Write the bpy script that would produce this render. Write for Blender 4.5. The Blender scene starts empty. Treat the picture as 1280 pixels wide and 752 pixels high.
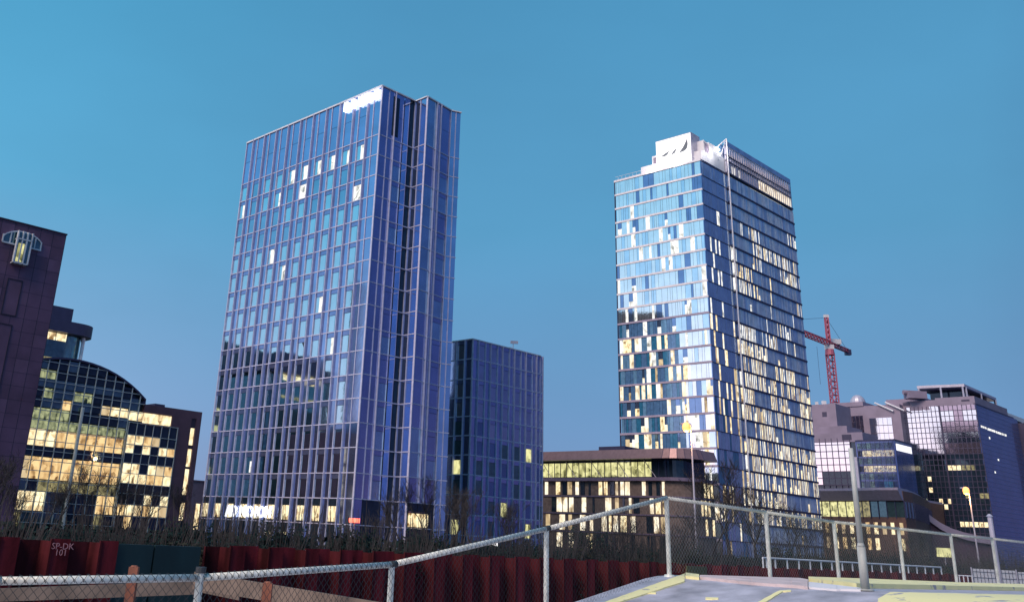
import bpy, bmesh, math, random
from mathutils import Vector, Matrix
rnd = random.Random(7)
scn = bpy.context.scene
COL = scn.collection

# ------------------------------------------------------------------ camera
FPX, PITCH, ROLL, CX, CY, YAW = 1188.7958, .360133676, .0525363, 529.519, 221.536, 2.33048788
_cp, _sp, _c, _s = math.cos(PITCH), math.sin(PITCH), math.cos(ROLL), math.sin(ROLL)
_u0 = Vector((0, -_sp, _cp)); _r0 = Vector((1, 0, 0))
CA = _r0*_c + _u0*_s; CB = -_r0*_s + _u0*_c; CC = Vector((0, _cp, _sp))
cam_d = bpy.data.cameras.new('camera'); cam = bpy.data.objects.new('camera', cam_d); COL.objects.link(cam)
cam.matrix_world = Matrix(((CA.x, CB.x, -CC.x, 0), (CA.y, CB.y, -CC.y, 0), (CA.z, CB.z, -CC.z, 0), (0, 0, 0, 1)))
cam_d.sensor_fit = 'HORIZONTAL'; cam_d.sensor_width = 36; cam_d.lens = FPX/1280*36
cam_d.shift_x = (640-CX)/1280; cam_d.shift_y = -(376-CY)/1280
cam_d.clip_start = .05; cam_d.clip_end = 9000
scn.camera = cam

# ------------------------------------------------------------------ sky and light
scn.view_settings.view_transform = 'Standard'; scn.view_settings.look = 'None'
scn.view_settings.exposure = 0; scn.view_settings.gamma = 1
W = bpy.data.worlds.new('World'); scn.world = W; W.use_nodes = True
nt = W.node_tree; nt.nodes.clear(); N = nt.nodes.new; LK = nt.links.new
def wmath(op, a, b=None, clamp=False):
    n = N('ShaderNodeMath'); n.operation = op; n.use_clamp = clamp
    for i, v in enumerate((a, b)):
        if v is None: continue
        if isinstance(v, (int, float)): n.inputs[i].default_value = v
        else: LK(v, n.inputs[i])
    return n.outputs[0]
tc = N('ShaderNodeTexCoord'); sx = N('ShaderNodeSeparateXYZ'); LK(tc.outputs['Generated'], sx.inputs[0])
def wramp(val, stops):
    r = N('ShaderNodeValToRGB'); LK(val, r.inputs[0]); e = r.color_ramp.elements
    while len(e) < len(stops): e.new(.5)
    for i, (p, c) in enumerate(stops): e[i].position = p; e[i].color = (*c, 1)
    return r.outputs[0]
Z = sx.outputs[2]
west = wramp(Z, [(0, (.46, .46, .66)), (.12, (.33, .50, .74)), (.32, (.115, .47, .74)), (.6, (.05, .39, .64)), (1, (.05, .27, .50))])
mid = wramp(Z, [(0, (.19, .29, .53)), (.10, (.155, .315, .58)), (.3, (.095, .33, .57)), (.6, (.066, .29, .52)), (1, (.045, .22, .43))])
east = wramp(Z, [(0, (.07, .07, .21)), (.15, (.036, .055, .21)), (.5, (.030, .085, .26)), (1, (.04, .19, .40))])
def wmix(f, a, b):
    m = N('ShaderNodeMixRGB'); LK(f, m.inputs[0]); LK(a, m.inputs[1]); LK(b, m.inputs[2]); return m.outputs[0]
fx_e = wmath('MULTIPLY', wmath('SUBTRACT', sx.outputs[0], .50), 2.4, True)
fx_w = wmath('MULTIPLY', wmath('SUBTRACT', wmath('MULTIPLY', sx.outputs[0], -1.0), .05), 1.3, True)
skyc0 = wmix(fx_w, wmix(fx_e, mid, east), west)
nzs = N('ShaderNodeTexNoise'); nzs.inputs['Scale'].default_value = 2.6; nzs.inputs['Detail'].default_value = 4
mps = N('ShaderNodeMapping'); mps.inputs['Scale'].default_value = (1, 1, 2.4); LK(tc.outputs['Generated'], mps.inputs[0]); LK(mps.outputs[0], nzs.inputs['Vector'])
scs = N('ShaderNodeVectorMath'); scs.operation = 'SCALE'; LK(skyc0, scs.inputs[0]); LK(wmath('ADD', wmath('MULTIPLY', nzs.outputs[0], .26), .86), scs.inputs['Scale']); skyc = scs.outputs[0]
# afterglow of the set sun, low in the west behind the left shoulder
dt = N('ShaderNodeVectorMath'); dt.operation = 'DOT_PRODUCT'; LK(tc.outputs['Generated'], dt.inputs[0])
dt.inputs[1].default_value = Vector((-.925, -.37, .06)).normalized()
gl = wmath('POWER', wmath('MAXIMUM', dt.outputs['Value'], 0), 15)
glz = wmath('POWER', 2.718, wmath('MULTIPLY', wmath('MAXIMUM', Z, 0), -2.5))
gcol = wramp(Z, [(0, (1.0, .50, .55)), (.10, (1.0, .82, .88)), (.24, (.75, .80, .92)), (.5, (.45, .68, .85)), (1, (.1, .2, .3))])
gs = N('ShaderNodeVectorMath'); gs.operation = 'SCALE'; LK(gcol, gs.inputs[0]); LK(wmath('MULTIPLY', wmath('MULTIPLY', gl, glz), 1.2), gs.inputs['Scale'])
ns = N('ShaderNodeTexSky'); ns.sky_type = 'NISHITA'; ns.sun_disc = False
ns.sun_elevation = math.radians(1.5); ns.sun_rotation = math.radians(-112)
nss = N('ShaderNodeVectorMath'); nss.operation = 'SCALE'; LK(ns.outputs[0], nss.inputs[0]); nss.inputs['Scale'].default_value = .015
ad = N('ShaderNodeVectorMath'); LK(skyc, ad.inputs[0]); LK(gs.outputs[0], ad.inputs[1])
ad2 = N('ShaderNodeVectorMath'); LK(ad.outputs[0], ad2.inputs[0]); LK(nss.outputs[0], ad2.inputs[1])
bg = N('ShaderNodeBackground'); LK(ad2.outputs[0], bg.inputs[0]); bg.inputs[1].default_value = 1.0
wo = N('ShaderNodeOutputWorld'); LK(bg.outputs[0], wo.inputs[0])
sd = bpy.data.lights.new('sun', 'SUN'); sd.energy = 2.9; sd.angle = math.radians(36); sd.color = (1, .76, .62)
so = bpy.data.objects.new('sun', sd); COL.objects.link(so)
so.rotation_euler = Vector((.66, .70, -.85)).to_track_quat('-Z', 'Y').to_euler()

# ------------------------------------------------------------------ photogrammetry helpers
U = Vector((math.cos(YAW), math.sin(YAW))); V = Vector((U.y, -U.x))   # the two street directions
def ray(x, y): return CA*((x-CX)/FPX) - CB*((y-CY)/FPX) + CC
def at(x, y, d): r = ray(x, y); return r*(d/r.y)
def onz(x, y, z): r = ray(x, y); return r*(z/r.z)
def onface(x, y, p, d):
    r = ray(x, y); det = -r.x*d.y + d.x*r.y
    t = (-p.x*d.y + d.x*p.y)/det; s = (r.x*p.y - r.y*p.x)/det
    return s, t*r.z
def proj(P):
    z = P.dot(CC)
    if z < .1: return None
    return CX+FPX*P.dot(CA)/z, CY-FPX*P.dot(CB)/z
GZ = -2.5
# ------------------------------------------------------------------ materials
def mat(name, col=(.5, .5, .5), metal=0, rough=.5, spec=.5, var=.12, vscale=1.5, bump=0, bscale=3, coat=0, emit=None, estr=0, streak=0, ior=None):
    m = bpy.data.materials.new(name); m.use_nodes = True; t = m.node_tree; p = t.nodes['Principled BSDF']
    p.inputs['Metallic'].default_value = metal; p.inputs['Roughness'].default_value = rough
    p.inputs['Specular IOR Level'].default_value = spec; p.inputs['Coat Weight'].default_value = coat
    p.inputs['Coat Roughness'].default_value = .03
    if ior: p.inputs['Coat IOR'].default_value = ior
    g = t.nodes.new('ShaderNodeNewGeometry')
    if var:
        mp = t.nodes.new('ShaderNodeMapping'); t.links.new(g.outputs['Position'], mp.inputs[0])
        if streak: mp.inputs['Scale'].default_value = (1, 1, streak)
        nz = t.nodes.new('ShaderNodeTexNoise'); nz.inputs['Scale'].default_value = vscale; nz.inputs['Detail'].default_value = 5
        t.links.new(mp.outputs[0], nz.inputs['Vector'])
        rp = t.nodes.new('ShaderNodeValToRGB'); e = rp.color_ramp.elements
        e[0].position = .3; e[1].position = .7
        e[0].color = (*[c*(1-var) for c in col], 1); e[1].color = (*[min(1, c*(1+var)) for c in col], 1)
        t.links.new(nz.outputs[0], rp.inputs[0]); t.links.new(rp.outputs[0], p.inputs['Base Color'])
    else: p.inputs['Base Color'].default_value = (*col, 1)
    if bump:
        n2 = t.nodes.new('ShaderNodeTexNoise'); n2.inputs['Scale'].default_value = bscale; n2.inputs['Detail'].default_value = 2
        t.links.new(g.outputs['Position'], n2.inputs['Vector'])
        b = t.nodes.new('ShaderNodeBump'); b.inputs['Strength'].default_value = 1; b.inputs['Distance'].default_value = bump
        t.links.new(n2.outputs[0], b.inputs['Height']); t.links.new(b.outputs[0], p.inputs['Normal'])
        if coat: t.links.new(b.outputs[0], p.inputs['Coat Normal'])
    if emit:
        p.inputs['Emission Color'].default_value = (*emit, 1); p.inputs['Emission Strength'].default_value = estr
    return m
def lit(name, lo, hi, k, scale=1.2):          # a lit room seen through glass: bright lamps, darker furniture and blinds
    m = bpy.data.materials.new(name); m.use_nodes = True; t = m.node_tree; p = t.nodes['Principled BSDF']
    p.inputs['Base Color'].default_value = (.03, .03, .04, 1); p.inputs['Roughness'].default_value = .08
    g = t.nodes.new('ShaderNodeNewGeometry')
    nz = t.nodes.new('ShaderNodeTexNoise'); nz.inputs['Scale'].default_value = scale; nz.inputs['Detail'].default_value = 1.5; nz.inputs['Roughness'].default_value = .4
    mp = t.nodes.new('ShaderNodeMapping'); mp.inputs['Scale'].default_value = (1.3, 1.3, .55); t.links.new(g.outputs['Position'], mp.inputs[0]); t.links.new(mp.outputs[0], nz.inputs['Vector'])
    vo = t.nodes.new('ShaderNodeTexVoronoi'); vo.distance = 'CHEBYCHEV'; vo.inputs['Scale'].default_value = scale*1.1
    t.links.new(g.outputs['Position'], vo.inputs['Vector'])
    sp = t.nodes.new('ShaderNodeSeparateColor'); t.links.new(vo.outputs['Color'], sp.inputs[0])
    a = t.nodes.new('ShaderNodeMath'); a.operation = 'MULTIPLY_ADD'; t.links.new(sp.outputs[0], a.inputs[0]); a.inputs[1].default_value = .42; t.links.new(nz.outputs[0], a.inputs[2])
    rp = t.nodes.new('ShaderNodeValToRGB'); e = rp.color_ramp.elements; e[0].position = .36; e[1].position = .92; e.new(.62)
    e[0].color = (*[c*.35 for c in lo], 1); e[1].color = (*[(a+b)/2 for a, b in zip(lo, hi)], 1); e[2].color = (*hi, 1); t.links.new(a.outputs[0], rp.inputs[0])
    t.links.new(rp.outputs[0], p.inputs['Emission Color']); p.inputs['Emission Strength'].default_value = k
    return m
M = {}
M['spandrel'] = mat('violet_spandrel_glass', (.36, .44, .74), .92, .09, .5, .14, .25, .004, .6, coat=1, ior=1.7)
M['hotel_glass'] = mat('hotel_window_glass', (.80, .90, .95), 1, .04, var=.06, vscale=.5, bump=.004, bscale=.7)
M['hotel_glass_b'] = mat('hotel_window_glass_dim', (.48, .58, .72), 1, .05, var=.1, vscale=.4, bump=.004, bscale=.7)
M['hotel_transom'] = mat('hotel_transom_glass', (.30, .36, .62), .8, .08, var=.1)
M['fin'] = mat('lavender_aluminium', (.60, .60, .80), .1, .4, var=.1, vscale=2)
M['trim'] = mat('pale_trim', (.82, .80, .86), .1, .4)
M['dark_core'] = mat('dark_core', (.03, .03, .05), 0, .6)
M['lit_white'] = lit('lit_room_white', (.55, .55, .50), (1, .98, .92), 1.25, 1.0)
M['lit_warm'] = lit('lit_room_warm', (.55, .30, .09), (1, .88, .55), 1.4, 1.5)
M['lit_cream'] = lit('lit_room_cream', (.72, .50, .24), (1, .93, .74), 1.3, .9)
M['lit_cream_b'] = lit('lit_room_dim_cream', (.40, .25, .10), (.80, .62, .36), 1.0, .9)
M['lit_amber'] = lit('lit_room_amber', (.45, .20, .05), (1, .72, .34), 1.1, 1.3)
def rc(): return rnd.choice(('lit_cream', 'lit_cream', 'lit_cream', 'lit_cream_b', 'lit_warm'))
def rw(): return rnd.choice(('lit_warm', 'lit_warm', 'lit_warm', 'lit_amber', 'lit_cream_b', 'lit_amber'))
M['podium_brown'] = mat('red_brown_podium_stone', (.17, .085, .07), 0, .7, var=.2)
M['hotel_glass_r'] = mat('hotel_side_window_glass', (.45, .66, .85), .9, .06, var=.15, vscale=.3)
M['lit_yellow'] = lit('lit_room_yellow', (.16, .16, .03), (.95, .90, .42), 1.0, 1.1)
M['lit_dim'] = lit('lit_room_dim', (.02, .03, .02), (.42, .36, .16), .9, 1.6)
M['lit_green'] = lit('lit_room_green', (.02, .05, .03), (.55, .58, .30), .8, 1.8)
M['lit_teal'] = lit('lit_room_teal', (.0, .03, .05), (.05, .28, .30), .9, 1.0)
M['sign'] = mat('glowing_white', (.8, .8, .8), emit=(1, .99, .98), estr=1.05)  # self-glowing white; on the tower roof it stands in for floodlighting
M['letters'] = mat('lit_letters', (.8, .8, .8), emit=(.92, .95, 1), estr=2.0)
M['t2_light'] = mat('coated_glass_light', (.97, .98, 1.0), .9, .05, var=.12, vscale=.4, bump=.005, bscale=.8)
M['t2_mid'] = mat('coated_glass_mid', (.62, .78, .92), .85, .05, var=.12, vscale=.4, bump=.005, bscale=.8)
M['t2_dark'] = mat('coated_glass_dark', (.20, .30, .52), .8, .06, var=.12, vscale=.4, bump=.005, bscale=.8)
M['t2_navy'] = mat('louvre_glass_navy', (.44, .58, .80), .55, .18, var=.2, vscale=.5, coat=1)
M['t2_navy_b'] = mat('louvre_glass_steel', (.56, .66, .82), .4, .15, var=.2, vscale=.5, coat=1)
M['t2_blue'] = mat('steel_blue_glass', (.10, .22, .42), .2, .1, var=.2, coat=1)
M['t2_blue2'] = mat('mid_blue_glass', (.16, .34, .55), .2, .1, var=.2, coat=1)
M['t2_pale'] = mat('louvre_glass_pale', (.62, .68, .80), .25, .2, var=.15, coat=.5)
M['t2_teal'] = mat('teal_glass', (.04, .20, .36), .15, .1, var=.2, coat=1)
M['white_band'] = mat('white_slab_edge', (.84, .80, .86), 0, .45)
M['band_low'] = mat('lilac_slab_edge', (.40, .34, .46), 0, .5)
M['dark_band'] = mat('dark_slab_edge', (.045, .045, .11), .1, .4)
M['white_wall'] = mat('white_rendered_wall', (.82, .80, .84), 0, .6, var=.05)
M['logo'] = mat('logo_grey', (.16, .18, .21), 0, .5, var=0)
M['steel'] = mat('painted_steel_pale', (.55, .52, .62), .3, .4)
M['stone'] = mat('violet_brown_stone', (.15, .075, .14), 0, .7, var=.28, vscale=.35)
M['stone_b'] = mat('violet_brown_stone_light', (.18, .092, .165), 0, .7, var=.2, vscale=.5)
M['joint'] = mat('dark_joint', (.04, .03, .06), 0, .8)
M['frame_white'] = mat('white_window_frame', (.72, .74, .80), 0, .4)
M['glass_dark'] = mat('dark_glass', (.14, .24, .27), .7, .05, var=.2, bump=.006, bscale=.8)
M['glass_black'] = mat('black_glass', (.03, .05, .08), .4, .05, var=.2, bump=.006, bscale=.8)  # also stands in for reflected skyline on the right-hand blocks
M['mull_pale'] = mat('pale_green_mullion', (.42, .50, .52), .2, .4)
M['brown_slab'] = mat('dark_brown_cladding', (.085, .045, .075), 0, .6, var=.2, vscale=.6)
M['fascia'] = mat('copper_brown_fascia', (.30, .18, .19), .3, .35, var=.12)
M['brick'] = mat('dark_brown_brick', (.19, .14, .125), 0, .8, var=.25, vscale=2)
M['ledge'] = mat('violet_ledge', (.18, .14, .22), .1, .5)
M['concrete_v'] = mat('lilac_concrete', (.29, .24, .33), 0, .7, var=.12, vscale=.3)
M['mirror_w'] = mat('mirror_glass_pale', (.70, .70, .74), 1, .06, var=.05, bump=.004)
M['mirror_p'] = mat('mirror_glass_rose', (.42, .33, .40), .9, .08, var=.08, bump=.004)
M['navy_wall'] = mat('navy_glass_wall', (.07, .12, .34), .35, .2, var=.2, vscale=.2, coat=.6)
M['navy_line'] = mat('blue_line', (.12, .19, .42), .3, .3)
M['grid'] = mat('grid_mullion', (.07, .06, .11), .2, .4)
M['crane'] = mat('crane_red', (.50, .13, .20), 0, .5)
M['crane_w'] = mat('crane_white', (.75, .72, .75), 0, .5)
M['galv'] = mat('galvanised_steel', (.84, .83, .74), .1, .45, var=.22, vscale=9)
M['pole_grey'] = mat('weathered_pole_grey', (.46, .48, .46), .1, .6, var=.35, vscale=7, streak=.3)
M['wire'] = mat('fence_wire', (.05, .055, .06), .3, .5)
M['wire_b'] = mat('fence_wire_bright', (.36, .38, .37), .5, .4)
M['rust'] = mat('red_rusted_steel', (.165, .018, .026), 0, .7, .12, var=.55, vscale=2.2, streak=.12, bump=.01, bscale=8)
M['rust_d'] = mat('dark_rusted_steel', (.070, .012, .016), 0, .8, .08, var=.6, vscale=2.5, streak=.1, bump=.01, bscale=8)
M['green_plate'] = mat('dark_green_plate', (.012, .038, .045), 0, .5, var=.3, vscale=1, streak=.3)
M['olive'] = mat('olive_plate', (.10, .10, .04), 0, .6)
M['paint_pink'] = mat('pink_marker_paint', (.62, .28, .30), 0, .7)
M['wood'] = mat('weathered_board', (.20, .15, .12), 0, .8, var=.3, vscale=5)
M['wood_o'] = mat('orange_stake_wood', (.24, .085, .05), 0, .8, var=.4, vscale=12, streak=.2)
M['asphalt_deck'] = mat('deck_screed', (.42, .41, .48), 0, .6, var=.32, vscale=3.5, bump=.004, bscale=30)
M['yellow'] = mat('worn_yellow_paint', (.95, .87, .44), 0, .55, var=.35, vscale=6)
M['kerb'] = mat('pink_concrete_kerb', (.66, .54, .54), 0, .7, var=.18, vscale=3, bump=.004, bscale=25)
_e = M['yellow'].node_tree.nodes['Color Ramp'].color_ramp.elements
_e[0].position = .31; _e[0].color = (.42, .40, .42, 1); _e[1].position = .40; _e[1].color = (.95, .87, .44, 1)
M['ground'] = mat('city_ground', (.035, .04, .04), 0, .9, var=.4, vscale=.1)
M['mud'] = mat('pit_mud', (.05, .04, .035), 0, .9, var=.4, vscale=.6)
M['bark'] = mat('bare_bark', (.030, .026, .030), 0, .8, var=.4, vscale=3)
M['leaf'] = mat('dark_evergreen_leaf', (.010, .024, .022), 0, .8, .15, var=.5, vscale=.8)
M['leaf2'] = mat('dark_leaf_warm', (.024, .026, .018), 0, .8, .15, var=.5, vscale=.8)
M['sodium'] = mat('sodium_lamp', (1, .6, .3), emit=(1, .36, .07), estr=1.7)
M['red_lamp'] = mat('red_lamp', (1, .2, .2), emit=(1, .12, .06), estr=3)
M['plain_far'] = mat('far_lilac_facade', (.22, .19, .30), 0, .6, var=.1)

# ------------------------------------------------------------------ mesh building
class MB:
    def __init__(s): s.v = []; s.f = []; s.m = []; s.mats = []
    def mi(s, n):
        if n not in s.mats: s.mats.append(n)
        return s.mats.index(n)
    def face(s, pts, m):
        b = len(s.v); s.v += [Vector(p) for p in pts]; s.f.append(tuple(range(b, b+len(pts)))); s.m.append(s.mi(m))
    def hexa(s, p, m, skip=()):      # p: 4 bottom/back, 4 top/front
        b = len(s.v); s.v += [Vector(q) for q in p]; k = s.mi(m)
        for i, f in enumerate(((0, 3, 2, 1), (4, 5, 6, 7), (0, 1, 5, 4), (1, 2, 6, 5), (2, 3, 7, 6), (3, 0, 4, 7))):
            if i in skip: continue
            s.f.append(tuple(b+j for j in f)); s.m.append(k)
    def box(s, c, d, m):
        x, y, z = c; a, b, h = d[0]/2, d[1]/2, d[2]/2
        s.hexa([(x-a, y-b, z-h), (x+a, y-b, z-h), (x+a, y+b, z-h), (x-a, y+b, z-h), (x-a, y-b, z+h), (x+a, y-b, z+h), (x+a, y+b, z+h), (x-a, y+b, z+h)], m)
    def wbox(s, w, s0, s1, h0, h1, o0, o1, m, jit=0):
        j = [rnd.uniform(-jit, jit) for _ in range(3)] if jit else (0, 0, 0)
        jj = (j[0], j[1], j[2], j[0]+j[2]-j[1])
        s.hexa([w.P(s0, h0, o0), w.P(s1, h0, o0), w.P(s1, h1, o0), w.P(s0, h1, o0),
                w.P(s0, h0, o1+jj[0]), w.P(s1, h0, o1+jj[1]), w.P(s1, h1, o1+jj[2]), w.P(s0, h1, o1+jj[3])], m)
    def prism(s, poly, z0, z1, m, cap=None):
        n = len(poly); b = len(s.v); s.v += [Vector((p[0], p[1], z0)) for p in poly]+[Vector((p[0], p[1], z1)) for p in poly]
        k = s.mi(m); c = s.mi(cap or m)
        for i in range(n):
            s.f.append((b+i, b+(i+1) % n, b+n+(i+1) % n, b+n+i)); s.m.append(k)
        s.f.append(tuple(range(b+n, b+2*n))); s.m.append(c); s.f.append(tuple(range(b+n-1, b-1, -1))); s.m.append(c)
    def tube(s, p, q, r0, r1, n, m, cap=True):
        p = Vector(p); q = Vector(q); d = (q-p)
        if d.length < 1e-6: return
        d.normalize(); a = d.orthogonal().normalized(); c = d.cross(a); b = len(s.v); k = s.mi(m)
        for P, r in ((p, r0), (q, r1)):
            for i in range(n):
                t = 2*math.pi*i/n; s.v.append(P+a*(r*math.cos(t))+c*(r*math.sin(t)))
        for i in range(n): s.f.append((b+i, b+(i+1) % n, b+n+(i+1) % n, b+n+i)); s.m.append(k)
        if cap: s.f.append(tuple(range(b+n-1, b-1, -1))); s.m.append(k); s.f.append(tuple(range(b+n, b+2*n))); s.m.append(k)
    def join(s, o):
        b = len(s.v); s.v += o.v
        for f, m in zip(o.f, o.m): s.f.append(tuple(b+i for i in f)); s.m.append(s.mi(o.mats[m]))
    def area(s):
        pr = [proj(v) for v in s.v]
        if any(p is None for p in pr) or not pr: return 0
        x0 = max(0, min(p[0] for p in pr)); x1 = min(1280, max(p[0] for p in pr)); y0 = max(0, min(p[1] for p in pr)); y1 = min(752, max(p[1] for p in pr))
        return max(0, x1-x0)*max(0, y1-y0)
    def build(s, name, parent=None, org=None, smooth=False, keep=False):
        o3 = org if org is not None else (root_org(parent) if parent else Vector((0, 0, 0)))
        me = bpy.data.meshes.new(name); me.from_pydata([v-o3 for v in s.v], [], s.f); me.update()
        for n in s.mats: me.materials.append(M[n])
        me.polygons.foreach_set('material_index', s.m)
        if smooth: me.polygons.foreach_set('use_smooth', [True]*len(me.polygons))
        if not keep:
            bm = bmesh.new(); bm.from_mesh(me); bmesh.ops.recalc_face_normals(bm, faces=bm.faces); bm.to_mesh(me); bm.free()
        o = bpy.data.objects.new(name, me); COL.objects.link(o)
        if parent: o.parent = parent
        else: o.location = o3
        return o
def root_org(o):
    while o.parent: o = o.parent
    return Vector(o.location)
def tag(o, label=None, cat=None, group=None, kind=None):
    if label: o['label'] = label
    if cat: o['category'] = cat
    if group: o['group'] = group
    if kind: o['kind'] = kind
    return o
def thing(name, loc, label, cat, group=None):
    o = bpy.data.objects.new(name, None); COL.objects.link(o); o.location = loc; o.empty_display_size = .5
    return tag(o, label, cat, group)
def copy_tree(o, parent=None):
    c = o.copy(); COL.objects.link(c); c.parent = parent
    for ch in list(o.children): copy_tree(ch, c)
    return c
class Wl:
    def __init__(s, p, d, n): s.p = Vector((p[0], p[1])); s.d = Vector((d[0], d[1])).normalized(); s.n = Vector((n[0], n[1])).normalized()
    def P(s, a, h, o=0): q = s.p+s.d*a+s.n*o; return Vector((q.x, q.y, h))
    def px(s, x, y): return onface(x, y, s.p, s.d)
def windows(root, items, name='window', litname=('lit',)):
    items = sorted(items, key=lambda b: -b.area())
    for b in items[:100]:
        o = b.build(name, root)
        if any(k.startswith('lit') for k in b.mats): o['label'] = 'lit '+name
    if len(items) > 100:
        r = MB()
        for b in items[100:]: r.join(b)
        tag(r.build(name, root), kind='stuff')
def wbx(w, *a, **k):
    b = MB(); b.wbox(w, *a, **k); return b
def text_on(name, txt, w, s, h, o, size, m, parent, ext=.06, sgn=1, sx=1, bold=0):
    cu = bpy.data.curves.new(name, 'FONT'); cu.body = txt; cu.size = size; cu.extrude = ext; cu.offset = bold; cu.resolution_u = 2
    to = bpy.data.objects.new(name, cu); COL.objects.link(to); bpy.context.view_layer.update()
    me = bpy.data.meshes.new_from_object(to.evaluated_get(bpy.context.evaluated_depsgraph_get()))
    bpy.data.objects.remove(to); bpy.data.curves.remove(cu); me.name = name
    me.materials.clear(); me.materials.append(M[m])
    d = Vector((w.d.x, w.d.y, 0))*sgn; n = Vector((w.n.x, w.n.y, 0)); P = w.P(s, h, o)-(root_org(parent) if parent else Vector((0, 0, 0)))
    mt = Matrix(((d.x*sx, 0, n.x, P.x), (d.y*sx, 0, n.y, P.y), (0, 1, 0, P.z), (0, 0, 0, 1)))
    me.transform(mt)
    ob = bpy.data.objects.new(name, me); COL.objects.link(ob)
    if parent: ob.parent = parent
    return ob
NL = -V; NR = -U          # outward normals of left-facing and right-facing fronts

# ------------------------------------------------------------------ deck profile
P0 = at(833, 718, 12.3)
EF = Vector((.76, .65)).normalized(); QF = Vector((EF.y, -EF.x))     # along the fence, and towards the camera
prof = [(-40, -1.5), (-9, -1.46), (-7, -1.41), (-4.9, -1.19), (-2.45, -.765), (-.25, -.335), (0, -.305), (.3, -.292), (2.4, -.298), (12, -.333), (60, -.5)]
def zt(t):
    for (a, za), (b, zb) in zip(prof, prof[1:]):
        if t <= b: return za+(zb-za)*(t-a)/(b-a)
    return prof[-1][1]
def dk(t, q, z=0): p = Vector((P0.x, P0.y))+EF*t+QF*q; return Vector((p.x, p.y, zt(t)+z))
def deckhit(x, y):
    r = ray(x, y); d = 3.0
    while d < 60:
        p = r*(d/r.y); w = Vector((p.x, p.y))-Vector((P0.x, P0.y)); t = w.dot(EF); q = w.dot(QF)
        if p.z <= zt(t): return t, q
        d += .02
    return t, q

# ------------------------------------------------------------------ ground, pit, deck
PA = at(0, 670.5, 29.2); PB = at(960, 707, 55)
PD = Vector((PB.x-PA.x, PB.y-PA.y)).normalized(); PN = Vector((PD.y, -PD.x)); PT_Z = -.66
pw = Wl(PA, PD, PN)
g = MB(); a = pw.P(-3000, GZ, -.3); b = pw.P(3000, GZ, -.3); c = pw.P(3000, GZ, -5000); d = pw.P(-3000, GZ, -5000)
g.face([a, b, c, d], 'ground'); tag(g.build('ground'), kind='structure')
g = MB(); g.face([(-3000, -3000, -6.5), (3000, -3000, -6.5), pw.P(3000, -6.5, -.3), pw.P(-3000, -6.5, -.3)], 'mud'); tag(g.build('pit_ground'), kind='structure')
# deck: surface, its outer side wall
ts = [a for a, _ in prof]
g = MB()
for t0, t1 in zip(ts, ts[1:]):
    for q0, q1 in ((-.12, 8), (8, 60)):
        g.face([dk(t0, q0), dk(t1, q0), dk(t1, q1), dk(t0, q1)], 'asphalt_deck')
    g.face([dk(t0, -.12), dk(t1, -.12), Vector((*dk(t1, -.12).xy, -6.5)), Vector((*dk(t0, -.12).xy, -6.5))], 'kerb')
tag(g.build('deck_pavement', smooth=False), kind='structure')

# ------------------------------------------------------------------ HOTEL TOWER
K = at(478, 107.5, 130); HT = K.z
hotel = thing('glass_tower', Vector((K.x, K.y, GZ)), 'tall violet-blue glass hotel tower with folded right side and glowing white roof sign', 'office tower')
def hp(u, v): q = Vector((K.x, K.y))+U*u+V*v; return q
foot = [hp(0, 0), hp(35.4, 0), hp(35.4, 14.5), hp(-2.55, 14.6), hp(-1.9, 13.0), hp(-2.6, 7.05), hp(0, 7.1)]
core = MB()
import itertools
cx_, cy_ = hp(16, 7)
core.prism([(p-Vector((cx_, cy_)))*.992+Vector((cx_, cy_)) for p in foot], GZ, HT-.6, 'dark_core'); core.build('wall', hotel)
lines = [HT, HT-7.93] + [HT-7.93-3.205*i for i in range(1, 17)]
lines += [lines[-1]-3.2, GZ]
HLW = Wl(hp(0, 0), U, NL)
litpx = [(464,186),(442,193),(424,200),(404,207),(388,215),(372,222),(459,239),(384,238),(343,256),(311,266),(350,320),(362,340),(408,381),(422,432),(459,186)]
litcells = set()
wins = []; fr = MB(); spd = MB()
b0 = 1.55; bw = 3.385
for (x, y) in litpx:
    s, h = HLW.px(x, y); k = int((s-b0)//bw)
    fl = next(i for i in range(len(lines)-1) if lines[i+1] <= h <= lines[i]); litcells.add((k, fl))
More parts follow.
